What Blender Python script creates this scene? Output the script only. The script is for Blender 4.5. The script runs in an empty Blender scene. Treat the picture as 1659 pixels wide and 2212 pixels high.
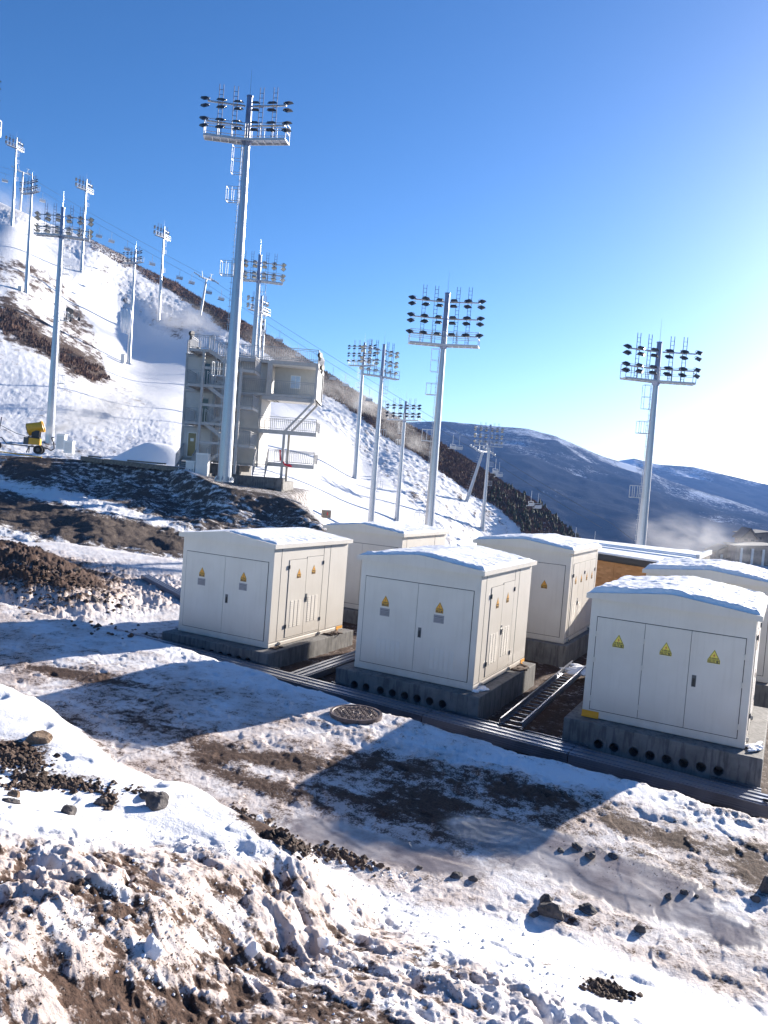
import bpy, bmesh, math, random
import numpy as np
from mathutils import Vector, Matrix
random.seed(4)
rad = math.radians
SC = bpy.context.scene
COL = SC.collection

# ------------------------------------------------------------------ camera
CP = np.array([5.1503, -14.204, 4.4721])
M3 = np.array([[0.88321, 0.4626, 0.07705], [0.08961, -0.00521, -0.99596], [-0.46033, 0.88655, -0.04606]])
cd = bpy.data.cameras.new("camera"); cam = bpy.data.objects.new("camera", cd); COL.objects.link(cam)
cd.sensor_fit = 'HORIZONTAL'; cd.sensor_width = 36; cd.lens = 36 * 3090.83 / 3024
cd.clip_start = 0.1; cd.clip_end = 12000
mw = Matrix.Identity(4)
for i in range(3):
    mw[i][0] = M3[0][i]; mw[i][1] = -M3[1][i]; mw[i][2] = -M3[2][i]; mw[i][3] = CP[i]
cam.matrix_world = mw
SC.camera = cam
SC.render.resolution_x = 768; SC.render.resolution_y = 1024
FS = 3090.83 * 1659 / 3024

# ------------------------------------------------------------------ light
SUN = Vector((0.93, 3.24, 1.0)).normalized()
SUN_EL = math.asin(SUN.z); SUN_AZ = math.atan2(SUN.x, SUN.y)      # azimuth from +Y towards +X
w = bpy.data.worlds.new("World"); SC.world = w; w.use_nodes = True
nt = w.node_tree; nt.nodes.clear()
sky = nt.nodes.new('ShaderNodeTexSky'); sky.sky_type = 'NISHITA'; sky.sun_disc = False
sky.sun_elevation = SUN_EL; sky.sun_rotation = SUN_AZ
sky.altitude = 1600; sky.air_density = 1.0; sky.dust_density = 1.4; sky.ozone_density = 3.0
bg = nt.nodes.new('ShaderNodeBackground'); bg.inputs[1].default_value = 0.050
wo = nt.nodes.new('ShaderNodeOutputWorld')
hs_ = nt.nodes.new('ShaderNodeHueSaturation'); hs_.inputs['Saturation'].default_value = 1.15; hs_.inputs['Hue'].default_value = .503; gm_ = nt.nodes.new('ShaderNodeGamma'); gm_.inputs[1].default_value = 1.2
nt.links.new(sky.outputs[0], gm_.inputs[0]); nt.links.new(gm_.outputs[0], hs_.inputs['Color']); nt.links.new(hs_.outputs[0], bg.inputs[0]); nt.links.new(bg.outputs[0], wo.inputs[0])
sl = bpy.data.lights.new("sun", 'SUN'); sl.energy = 5.0; sl.angle = rad(0.5); sl.color = (1.0, 0.92, 0.82)
so = bpy.data.objects.new("sun", sl); COL.objects.link(so)
so.rotation_euler = (-SUN).to_track_quat('-Z', 'Y').to_euler()
SC.view_settings.view_transform = 'Standard'; SC.view_settings.look = 'None'
SC.view_settings.exposure = 1.5; SC.view_settings.gamma = 1.0
SC.cycles.max_bounces = 6; SC.cycles.volume_bounces = 0
SC.cycles.volume_step_rate = 1.0; SC.cycles.volume_max_steps = 64

# ------------------------------------------------------------------ helpers
def at(x, y, t):
    """world point seen at (x,y) of a 1659x2212 frame, t metres ahead of the camera"""
    return CP + t * (M3.T @ np.array([(x - 829.5) / FS, (y - 1106) / FS, 1.0]))
def hitz(x, y, z):
    d = M3.T @ np.array([(x - 829.5) / FS, (y - 1106) / FS, 1.0]); t = (z - CP[2]) / d[2]
    return CP + d * t
def img(P):
    q = (np.asarray(P) - CP) @ M3.T
    return 829.5 + FS * q[..., 0] / q[..., 2], 1106 + FS * q[..., 1] / q[..., 2], q[..., 2]

def _h(ix, iy, s):
    n = (ix.astype(np.int64) * 374761393 + iy.astype(np.int64) * 668265263 + s * 974634777) & 0xffffffff
    n = ((n ^ (n >> 13)) * 1274126177) & 0xffffffff
    return ((n ^ (n >> 16)) & 0xffffffff) / 4294967296.0
def pnoise(x, y, s=0):
    x = np.asarray(x, float); y = np.asarray(y, float)
    ix = np.floor(x); iy = np.floor(y); fx = x - ix; fy = y - iy
    u = fx * fx * fx * (fx * (fx * 6 - 15) + 10); v = fy * fy * fy * (fy * (fy * 6 - 15) + 10)
    def g(dx, dy):
        a = _h(ix + dx, iy + dy, s) * 2 * np.pi
        return np.cos(a) * (fx - dx) + np.sin(a) * (fy - dy)
    return 1.5 * ((g(0, 0) * (1 - u) + g(1, 0) * u) * (1 - v) + (g(0, 1) * (1 - u) + g(1, 1) * u) * v)
def fbm(x, y, o=4, s=0, gain=.5):
    r = 0; a = 1.0; f = 1.0; t = 0
    for i in range(o):
        r = r + a * pnoise(x * f + 17.3 * i, y * f - 9.1 * i, s + i); t += a; a *= gain; f *= 2.03
    return r / t
def ridged(x, y, o=4, s=0):
    r = 0; a = 1.0; f = 1.0; t = 0
    for i in range(o):
        r = r + a * (1 - 2 * np.abs(pnoise(x * f + 7.7 * i, y * f + 3.1 * i, s + i))); t += a; a *= .5; f *= 2.1
    return r / t
def worley(x, y, s=0):
    ix = np.floor(x); iy = np.floor(y); b = np.full(np.shape(x), 9.0)
    for dx in (-1, 0, 1):
        for dy in (-1, 0, 1):
            px = ix + dx + _h(ix + dx, iy + dy, s); py = iy + dy + _h(ix + dx, iy + dy, s + 51)
            b = np.minimum(b, (px - x) ** 2 + (py - y) ** 2)
    return np.sqrt(b)
def dents(x, y, s=0, keep=.3):
    # rounded hollows in a random share of the cells, uneven in size
    ix = np.floor(x); iy = np.floor(y); r = np.zeros(np.shape(x))
    for dx in (-1, 0, 1):
        for dy in (-1, 0, 1):
            a, b, c, e = (_h(ix + dx, iy + dy, s + k) for k in (0, 51, 97, 131))
            px = ix + dx + a; py = iy + dy + b; th = e * 3.14; u = (x - px) * np.cos(th) + (y - py) * np.sin(th); v = -(x - px) * np.sin(th) + (y - py) * np.cos(th)
            d = np.sqrt(u * u + (v * (1.2 + e)) ** 2) / (.22 + .3 * e)
            r = np.maximum(r, np.where(c < keep, ss(1.0, .35, d) * (.4 + .6 * e), 0))
    return r
def ss(a, b, x):
    t = np.clip((x - a) / (b - a), 0, 1); return t * t * (3 - 2 * t)
def blob(x, y, lst):
    r = np.zeros(np.shape(x))
    for (cx, cy, rx, ry, an, st) in lst:
        c, s_ = math.cos(rad(an)), math.sin(rad(an)); dx = x - cx; dy = y - cy
        u = (dx * c + dy * s_) / rx; v = (-dx * s_ + dy * c) / ry
        r = r + st * np.exp(-(u * u + v * v))
    return r
def tps(pts):
    pts = np.array(pts, float); X = pts[:, :2] / 500.; n = len(X)
    d = np.sqrt(((X[:, None] - X[None]) ** 2).sum(-1)); K = np.where(d > 0, d * d * np.log(d + 1e-12), 0) + np.eye(n) * 2e-3
    A = np.zeros((n + 3, n + 3)); A[:n, :n] = K; A[:n, n] = 1; A[:n, n + 1:] = X; A[n, :n] = 1; A[n + 1:, :n] = X.T
    c = np.linalg.solve(A, np.r_[1 / pts[:, 2], 0, 0, 0])
    def f(x, y):
        x = x / 500.; y = y / 500.; r = c[n] + c[n + 1] * x + c[n + 2] * y
        for i in range(n):
            q = (x - X[i, 0]) ** 2 + (y - X[i, 1]) ** 2
            r = r + c[i] * .5 * q * np.log(q + 1e-12)
        return r
    return f

def tag(o, label=None, cat=None, group=None, kind=None):
    if label: o['label'] = label
    if cat: o['category'] = cat
    if group: o['group'] = group
    if kind: o['kind'] = kind
    return o
def empty(name, loc=(0, 0, 0), rz=0, label=None, cat=None, group=None):
    o = bpy.data.objects.new(name, None); COL.objects.link(o); o.empty_display_size = .3
    o.location = loc; o.rotation_euler = (0, 0, rz); return tag(o, label, cat, group)
def copy_tree(o, parent=None):
    c = o.copy(); COL.objects.link(c)
    if parent is not None: c.parent = parent
    for ch in list(o.children): copy_tree(ch, c)
    return c

class MB:
    def __init__(s): s.v = []; s.f = []; s.m = []
    def poly(s, pts, m=0):
        b = len(s.v); s.v += [tuple(map(float, p)) for p in pts]; s.f.append(tuple(range(b, b + len(pts)))); s.m.append(m); return s
    def hexa(s, c8, m=0):
        b = len(s.v); s.v += [tuple(map(float, p)) for p in c8]
        for f in ((0, 3, 2, 1), (4, 5, 6, 7), (0, 1, 5, 4), (1, 2, 6, 5), (2, 3, 7, 6), (3, 0, 4, 7)):
            s.f.append(tuple(b + i for i in f)); s.m.append(m)
        return s
    def box(s, x0, x1, y0, y1, z0, z1, m=0):
        if x0 > x1: x0, x1 = x1, x0
        if y0 > y1: y0, y1 = y1, y0
        if z0 > z1: z0, z1 = z1, z0
        return s.hexa([(x0, y0, z0), (x1, y0, z0), (x1, y1, z0), (x0, y1, z0), (x0, y0, z1), (x1, y0, z1), (x1, y1, z1), (x0, y1, z1)], m)
    def beam(s, a, b, wd, ht=None, m=0, up=(0, 0, 1)):
        a = Vector(a); b = Vector(b); ht = wd if ht is None else ht
        d = (b - a).normalized(); u = Vector(up)
        if abs(d.dot(u)) > .97: u = Vector((1, 0, 0))
        r = d.cross(u).normalized(); u = r.cross(d)
        r = r * wd / 2; u = u * ht / 2
        return s.hexa([a - r - u, a + r - u, b + r - u, b - r - u, a - r + u, a + r + u, b + r + u, b - r + u], m)
    def tube(s, a, b, r0, r1=None, n=8, cap=True, m=0, rot=0):
        a = Vector(a); b = Vector(b); r1 = r0 if r1 is None else r1
        d = (b - a).normalized(); u = Vector((0, 0, 1)) if abs(d.z) < .97 else Vector((1, 0, 0))
        x = d.cross(u).normalized(); y = d.cross(x)
        k = len(s.v)
        for p, r in ((a, r0), (b, r1)):
            for i in range(n):
                t = 2 * math.pi * i / n + rot; s.v.append(tuple(p + x * (r * math.cos(t)) + y * (r * math.sin(t))))
        for i in range(n):
            j = (i + 1) % n; s.f.append((k + i, k + j, k + n + j, k + n + i)); s.m.append(m)
        if cap:
            s.f.append(tuple(range(k + n - 1, k - 1, -1))); s.m.append(m); s.f.append(tuple(range(k + n, k + 2 * n))); s.m.append(m)
        return s
    def path(s, pts, r, n=6, m=0):
        for a, b in zip(pts[:-1], pts[1:]): s.tube(a, b, r, r, n, True, m)
        return s
    def lathe(s, c, axis, prof, n=20, m=0):
        """prof: list of (along, radius)"""
        c = Vector(c); d = Vector(axis).normalized(); u = Vector((0, 0, 1)) if abs(d.z) < .9 else Vector((1, 0, 0))
        x = d.cross(u).normalized(); y = d.cross(x); k = len(s.v)
        for (t, r) in prof:
            for i in range(n):
                a = 2 * math.pi * i / n; s.v.append(tuple(c + d * t + x * (r * math.cos(a)) + y * (r * math.sin(a))))
        for q in range(len(prof) - 1):
            for i in range(n):
                j = (i + 1) % n; s.f.append((k + q * n + i, k + q * n + j, k + (q + 1) * n + j, k + (q + 1) * n + i)); s.m.append(m)
        return s
    def build(s, name, mats, parent=None, smooth=False, bevel=0, **tg):
        me = bpy.data.meshes.new(name); me.from_pydata(s.v, [], s.f); 
        for mm in (mats if isinstance(mats, (list, tuple)) else [mats]): me.materials.append(mm)
        me.polygons.foreach_set('material_index', s.m)
        if smooth: me.polygons.foreach_set('use_smooth', [True] * len(s.f))
        me.update()
        o = bpy.data.objects.new(name, me); COL.objects.link(o)
        if parent is not None: o.parent = parent
        if bevel:
            b = o.modifiers.new('bevel', 'BEVEL'); b.width = bevel; b.segments = 2; b.limit_method = 'ANGLE'
        return tag(o, **tg)

def grid_mesh(name, V, nx, ny, mat, attrs=None, parent=None, **tg):
    """V: (ny*nx,3), row-major"""
    me = bpy.data.meshes.new(name); nv = nx * ny
    me.vertices.add(nv); me.vertices.foreach_set('co', np.ascontiguousarray(V, dtype=np.float32).ravel())
    i = np.arange(nx - 1)[None, :] + np.arange(ny - 1)[:, None] * nx
    q = np.stack([i, i + nx, i + nx + 1, i + 1], -1).reshape(-1)
    nf = (nx - 1) * (ny - 1)
    me.loops.add(nf * 4); me.loops.foreach_set('vertex_index', q.astype(np.int32))
    me.polygons.add(nf); me.polygons.foreach_set('loop_start', (np.arange(nf) * 4).astype(np.int32))
    me.polygons.foreach_set('loop_total', np.full(nf, 4, np.int32)); me.polygons.foreach_set('use_smooth', np.ones(nf, bool))
    me.update(calc_edges=True)
    if attrs is not None:
        a = me.color_attributes.new('mask', 'FLOAT_COLOR', 'POINT')
        c = np.zeros((nv, 4), np.float32)
        for k, arr in enumerate(attrs): c[:, k] = np.clip(arr, 0, 1)
        a.data.foreach_set('color', c.ravel())
    me.materials.append(mat)
    o = bpy.data.objects.new(name, me); COL.objects.link(o)
    if parent is not None: o.parent = parent
    return tag(o, **tg)

# ------------------------------------------------------------------ materials
class NT:
    def __init__(s, name):
        s.mat = bpy.data.materials.new(name); s.mat.use_nodes = True; s.t = s.mat.node_tree; s.t.nodes.clear()
        s.out = s.t.nodes.new('ShaderNodeOutputMaterial')
    def n(s, typ, ins=None, **kw):
        nd = s.t.nodes.new(typ)
        for k, v in kw.items(): setattr(nd, k, v)
        for k, v in (ins or {}).items():
            if isinstance(v, bpy.types.NodeSocket): s.t.links.new(v, nd.inputs[k])
            else: nd.inputs[k].default_value = v
        return nd
    def co(s, kind='Object'): return s.n('ShaderNodeTexCoord').outputs[kind]
    def noise(s, vec, scale, detail=4, rough=.55, dist=0):
        return s.n('ShaderNodeTexNoise', {'Vector': vec, 'Scale': scale, 'Detail': detail, 'Roughness': rough, 'Distortion': dist}).outputs[0]
    def math(s, op, a, b=0.0, c=0.0, clamp=False):
        return s.n('ShaderNodeMath', {0: a, 1: b, 2: c}, operation=op, use_clamp=clamp).outputs[0]
    def rng(s, v, a, b, c=0.0, d=1.0):
        return s.n('ShaderNodeMapRange', {0: v, 1: a, 2: b, 3: c, 4: d}, interpolation_type='SMOOTHSTEP').outputs[0]
    def mix(s, f, a, b):
        nd = s.t.nodes.new('ShaderNodeMix'); nd.data_type = 'RGBA'
        for k, v in ((0, f), (6, a), (7, b)):
            if isinstance(v, bpy.types.NodeSocket): s.t.links.new(v, nd.inputs[k])
            else: nd.inputs[k].default_value = (tuple(v) + (1,))[:4] if k else v
        return nd.outputs[2]
    def mixf(s, f, a, b):
        nd = s.t.nodes.new('ShaderNodeMix'); nd.data_type = 'FLOAT'
        for k, v in ((0, f), (2, a), (3, b)):
            if isinstance(v, bpy.types.NodeSocket): s.t.links.new(v, nd.inputs[k])
            else: nd.inputs[k].default_value = v
        return nd.outputs[0]
    def bump(s, h, strength=.3, dist=.02):
        return s.n('ShaderNodeBump', {'Height': h, 'Strength': strength, 'Distance': dist}).outputs[0]
    def pbr(s, **kw):
        nm = {'col': 'Base Color', 'rough': 'Roughness', 'metal': 'Metallic', 'nrm': 'Normal', 'spec': 'Specular IOR Level', 'trans': 'Transmission Weight', 'coat': 'Coat Weight'}
        ins = {}
        for k, v in kw.items():
            if k == 'col' and not isinstance(v, bpy.types.NodeSocket): v = (tuple(v) + (1,))[:4]
            ins[nm[k]] = v
        b = s.n('ShaderNodeBsdfPrincipled', ins); s.t.links.new(b.outputs[0], s.out.inputs[0]); return s.mat

def simple(name, col, rough=.6, metal=0, var=.15, scale=3, bump=0, spec=.5):
    t = NT(name); c = t.co(); nz = t.noise(c, scale, 5)
    f = t.rng(nz, .3, .7)
    colo = t.mix(f, [x * (1 - var) for x in col], [min(1, x * (1 + var * .5)) for x in col])
    kw = dict(col=colo, rough=t.mixf(f, max(.02, rough - .08), min(1, rough + .08)), metal=metal, spec=spec)
    if bump: kw['nrm'] = t.bump(t.noise(c, scale * 12, 4), bump, .01)
    return t.pbr(**kw)

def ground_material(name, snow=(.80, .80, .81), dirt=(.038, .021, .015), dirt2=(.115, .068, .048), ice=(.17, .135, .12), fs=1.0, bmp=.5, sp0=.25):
    """mask: R dirt, G ice, B brown scrub"""
    t = NT(name); c = t.co()
    a = t.n('ShaderNodeAttribute', attribute_name='mask')
    sp = t.n('ShaderNodeSeparateColor', {0: a.outputs['Color']})
    n1 = t.noise(c, 9 * fs, 6, .65); n2 = t.noise(c, 45 * fs, 5, .6); n3 = t.noise(c, 2.2 * fs, 4)
    nn = t.math('ADD', t.math('MULTIPLY', n1, .55), t.math('MULTIPLY', n2, .45))
    d = t.math('ADD', sp.outputs[0], t.math('MULTIPLY', t.math('SUBTRACT', nn, .5), 2.3))
    df = t.rng(d, .36, .72)
    grime = t.rng(t.math('ADD', t.math('ADD', t.math('MULTIPLY', sp.outputs[0], .6), a.outputs['Alpha']), t.math('MULTIPLY', t.math('SUBTRACT', nn, .5), .9)), .12, .85)
    snowc = t.mix(t.math('MULTIPLY', grime, .75), snow, (.42, .31, .25))
    dirtc = t.mix(t.rng(n2, .35, .65), dirt, dirt2)
    dirtc = t.mix(t.math('MULTIPLY', t.rng(n1, .3, .7), .5), dirtc, dirt)
    col = t.mix(df, snowc, dirtc)
    scr = t.rng(t.math('ADD', sp.outputs[2], t.math('MULTIPLY', t.math('SUBTRACT', nn, .5), 1.2)), .35, .65)
    col = t.mix(scr, col, t.mix(t.rng(n2, .3, .7), (.10, .055, .04), (.20, .12, .085)))
    ic = t.rng(t.math('ADD', sp.outputs[1], t.math('MULTIPLY', t.math('SUBTRACT', n1, .5), .5)), .35, .6)
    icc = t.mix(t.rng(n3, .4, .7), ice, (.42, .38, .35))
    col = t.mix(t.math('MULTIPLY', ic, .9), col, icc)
    rough = t.mixf(ic, t.mixf(df, .75, .9), .28)
    h = t.math('ADD', t.math('MULTIPLY', n1, .5), t.math('ADD', t.math('MULTIPLY', n2, .35), t.math('MULTIPLY', t.noise(c, 160 * fs, 2), .15)))
    b = t.n('ShaderNodeBump', {'Height': h, 'Strength': t.mixf(ic, bmp, .12), 'Distance': .06 / fs}).outputs[0]
    return t.pbr(col=col, rough=rough, nrm=b, spec=t.mixf(ic, sp0, .6))

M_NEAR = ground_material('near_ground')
M_SLOPE = ground_material('embankment_ground', fs=.35, bmp=.8, sp0=.05, dirt=(.06, .05, .048), dirt2=(.16, .128, .108))
M_HILL = ground_material('hillside_ground', fs=.09, bmp=.4, sp0=.05, dirt=(.06, .045, .04), dirt2=(.15, .11, .085))
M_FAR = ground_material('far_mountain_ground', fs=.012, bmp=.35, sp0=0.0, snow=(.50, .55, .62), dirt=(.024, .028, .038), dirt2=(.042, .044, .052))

def snow_mat():
    t = NT('snow'); c = t.co(); n = t.noise(c, 6, 6, .6); n2 = t.noise(c, 60, 4)
    h = t.math('ADD', n, t.math('MULTIPLY', n2, .25))
    return t.pbr(col=t.mix(n2, (.80, .82, .85), (.86, .86, .87)), rough=.7, spec=.3, nrm=t.bump(h, .5, .05))
M_SNOW = snow_mat()
def cabinet_mat():
    t = NT('cream_painted_steel'); c = t.co(); n = t.noise(c, 1.3, 5, .6); n2 = t.noise(c, 90, 3)
    sc = t.n('ShaderNodeMapping', {'Vector': c, 'Scale': (9, 9, .5)}).outputs[0]
    st = t.noise(sc, 2.0, 5, .6)
    sx = t.n('ShaderNodeSeparateXYZ', {0: c}).outputs[2]
    low = t.rng(sx, .75, .0)
    col = t.mix(t.rng(n, .3, .7), (.62, .58, .52), (.67, .63, .57))
    col = t.mix(t.math('MULTIPLY', t.rng(st, .48, .75), .24), col, (.50, .46, .40))
    col = t.mix(t.math('MULTIPLY', t.math('MULTIPLY', low, t.rng(n, .3, .6)), .5), col, (.42, .35, .28))
    return t.pbr(col=col, rough=.42, nrm=t.bump(n2, .06, .002), spec=.45)
M_CAB = cabinet_mat()
M_SEAM = simple('door_gap_shadow_rubber', (.05, .05, .05), .8)
M_BLACK = simple('black_plastic', (.025, .025, .028), .45)
M_GREYPL = simple('grey_handle_plastic', (.09, .10, .115), .4)
M_PLATE = simple('grey_name_plate', (.27, .26, .28), .5)
M_YEL = simple('amber_sign_yellow', (.80, .40, .03), .5, var=.1)
M_YEL2 = simple('bright_sign_yellow', (.82, .66, .10), .5, var=.08)
M_RED = simple('red_print', (.62, .05, .03), .5)
M_PLY = simple('yellow_gun_paint', (.80, .42, .02), .35, var=.1)
M_TYRE = simple('rubber', (.02, .02, .02), .8)
M_ORANGE = simple('orange_tape', (.75, .34, .02), .5)
M_CHROME = simple('bright_handle_metal', (.5, .5, .5), .25, .9)
def concrete_mat():
    t = NT('cast_concrete'); c = t.co(); n = t.noise(c, 2.5, 7, .65); n2 = t.noise(c, 40, 5)
    mp = t.n('ShaderNodeMapping', {'Vector': c, 'Scale': (6, 6, .7)}).outputs[0]
    st = t.rng(t.noise(mp, 2.2, 5, .6), .48, .62)
    brd = t.n('ShaderNodeTexWave', {'Vector': c, 'Scale': 2.4, 'Distortion': .6}, bands_direction='X').outputs[1]
    col = t.mix(t.rng(n, .3, .7), (.13, .125, .12), (.21, .20, .19))
    col = t.mix(t.math('MULTIPLY', st, .6), col, (.06, .058, .056))
    return t.pbr(col=col, rough=.85, nrm=t.bump(t.math('ADD', n, t.math('MULTIPLY', n2, .4)), .5, .02))
M_CON = concrete_mat()
def galv(name, col=(.45, .47, .51), rough=.36, metal=.85):
    t = NT(name); c = t.co(); v = t.n('ShaderNodeTexVoronoi', {'Vector': c, 'Scale': 22}).outputs[1]
    n = t.noise(c, 1.2, 5); bw = t.n('ShaderNodeRGBToBW', {0: v}).outputs[0]
    col2 = t.mix(t.math('ADD', t.math('MULTIPLY', bw, .4), t.math('MULTIPLY', n, .5)), [x * .75 for x in col], [min(1, x * 1.15) for x in col])
    return t.pbr(col=col2, rough=t.mixf(n, rough - .08, rough + .12), metal=metal)
M_GALV = galv('galvanised_steel'); M_GALVD = galv('galvanised_steel_dull', (.50, .52, .55), .5, .45)
M_TRAY = simple('cable_tray_zinc', (.24, .26, .31), .38, .75, var=.12, scale=2)
M_LAMP = simple('lamp_black_housing', (.035, .04, .055), .4)
M_GLASSL = simple('lamp_lens', (.55, .52, .42), .2)
M_BLD = simple('prefab_panel_grey', (.56, .54, .51), .6, var=.1, scale=1.5)
M_BLD2 = simple('prefab_frame_grey', (.42, .41, .40), .55, var=.12)
M_BLDW = simple('prefab_soffit_white', (.66, .65, .62), .6, var=.06)
M_RAIL = simple('rail_grey_paint', (.36, .36, .37), .5, .2)
M_DKGL = simple('dark_window_glass', (.03, .04, .05), .08)
M_WHITE = simple('white_paint', (.78, .78, .76), .5, var=.06)
M_REDC = simple('red_cloth', (.65, .02, .04), .8)
M_IRON = simple('cast_iron', (.115, .085, .08), .55, .3, var=.4, scale=9, bump=.3)
M_WOODB = simple('weathered_plank', (.20, .17, .14), .85, var=.35, scale=6)
def osb_mat():
    t = NT('strand_board'); c = t.co('Object')
    v = t.n('ShaderNodeTexVoronoi', {'Vector': t.n('ShaderNodeMapping', {'Vector': c, 'Scale': (1, 1, 3), 'Rotation': (0, .5, 0)}).outputs[0], 'Scale': 5}).outputs[1]
    bw = t.n('ShaderNodeRGBToBW', {0: v}).outputs[0]
    col = t.mix(bw, (.36, .17, .06), (.58, .31, .13)); return t.pbr(col=col, rough=.8)
M_OSB = osb_mat()
def rock_mat(name, a, b):
    t = NT(name); c = t.co('Object'); n = t.noise(c, 5, 7, .65); n2 = t.noise(c, 40, 4)
    return t.pbr(col=t.mix(t.rng(n, .35, .65), a, b), rough=.9, nrm=t.bump(t.math('ADD', n, t.math('MULTIPLY', n2, .3)), .8, .05))
M_ROCKD = rock_mat('dark_rock', (.05, .045, .045), (.13, .115, .11))
M_ROCKB = rock_mat('brown_rock', (.12, .075, .045), (.30, .21, .14))
M_SOIL = rock_mat('soil_clods', (.042, .024, .016), (.125, .08, .056))
M_SHRUB = simple('shrub_twigs', (.15, .085, .06), .95, var=.5, scale=.4)
M_PINE = simple('dark_pine_needles', (.045, .05, .022), .9, var=.5, scale=.5)

# ------------------------------------------------------------------ near ground: yard, terrace, bank, left mound
_bx = np.array([-30, -5.14, -3.6, -2.6, -1.9, -1.0, 0.6, 1.8, 2.3, 2.8, 3.6, 4.4, 5.3, 20])
_by = np.array([-6.2, -6.55, -6.75, -6.9, -7.1, -7.5, -7.55, -7.75, -7.8, -7.6, -7.4, -7.35, -7.45, -8.2])
_ex = np.array([-30, -12.5, -10, -8.5, -5.2, 0.1, 2, 5.1, 20]); _ey = np.array([-2.6, -2.2, -2.0, -1.9, -2.15, -3.3, -3.5, -3.75, -5.0])
def h_base(X, Y):
    yard = -0.0237 * (np.clip(X, -10, 9) + 2) - 1.2 * ss(11, 18, Y) * ss(-8, -14, X)
    # terrace in front of the tray channel
    e = np.interp(X, _ex, _ey) + .12 * pnoise(X * .9, Y * .3, 5) + .05 * pnoise(X * 3, Y, 6)
    ter = .75 + .06 * fbm(X * .35, Y * .35, 2, 11) - .10 * ss(-4.5, -8.0, Y) * ss(-2, 2, X)
    ter = ter + .12 * ss(-9, -12, X)
    k = ss(.95, -.12, Y - e)
    z = yard * (1 - k) + ter * k
    # far side of the yard falls away
    z = z - 9 * ss(11, 40, Y + .45 * X)
    # left spoil mound
    d = np.hypot((X + 17.0) / 6.5, (Y - 1.2 - (X + 13) * -.35) / 2.6)
    z = z + (1.12 * ss(1.35, .1, d)) * ss(-8.6, -11.5, X)
    # bank the photograph was taken from
    f = np.interp(X, _bx, _by) + .18 * pnoise(X * .8, X * 0 + 3, 7) + .06 * pnoise(X * 2.6, Y * .5, 8)
    s = f - Y
    steep = ss(2.6, 1.4, X)
    g = (.62 * steep + .20 * (1 - steep)) * ss(0, 1.0 + .6 * (1 - steep), s) + .17 * np.clip(s - .4, 0, 5.5) * ss(0, 1.5, s)
    g = g - .10 * steep * ss(1.0, 1.9, s) * ss(3.0, 2.0, s)
    z = np.where(s > 0, z + g * 1.0, z)
    return z, s, k
def near_masks(X, Y, px, py):
    rough = ss(-40, 70, py - np.interp(px, [-200, 0, 250, 450, 660, 760, 860, 1000, 1200, 1400, 1700], [1770, 1790, 1800, 1815, 1840, 1900, 1990, 2040, 2110, 2230, 2330]))
    return rough
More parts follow.
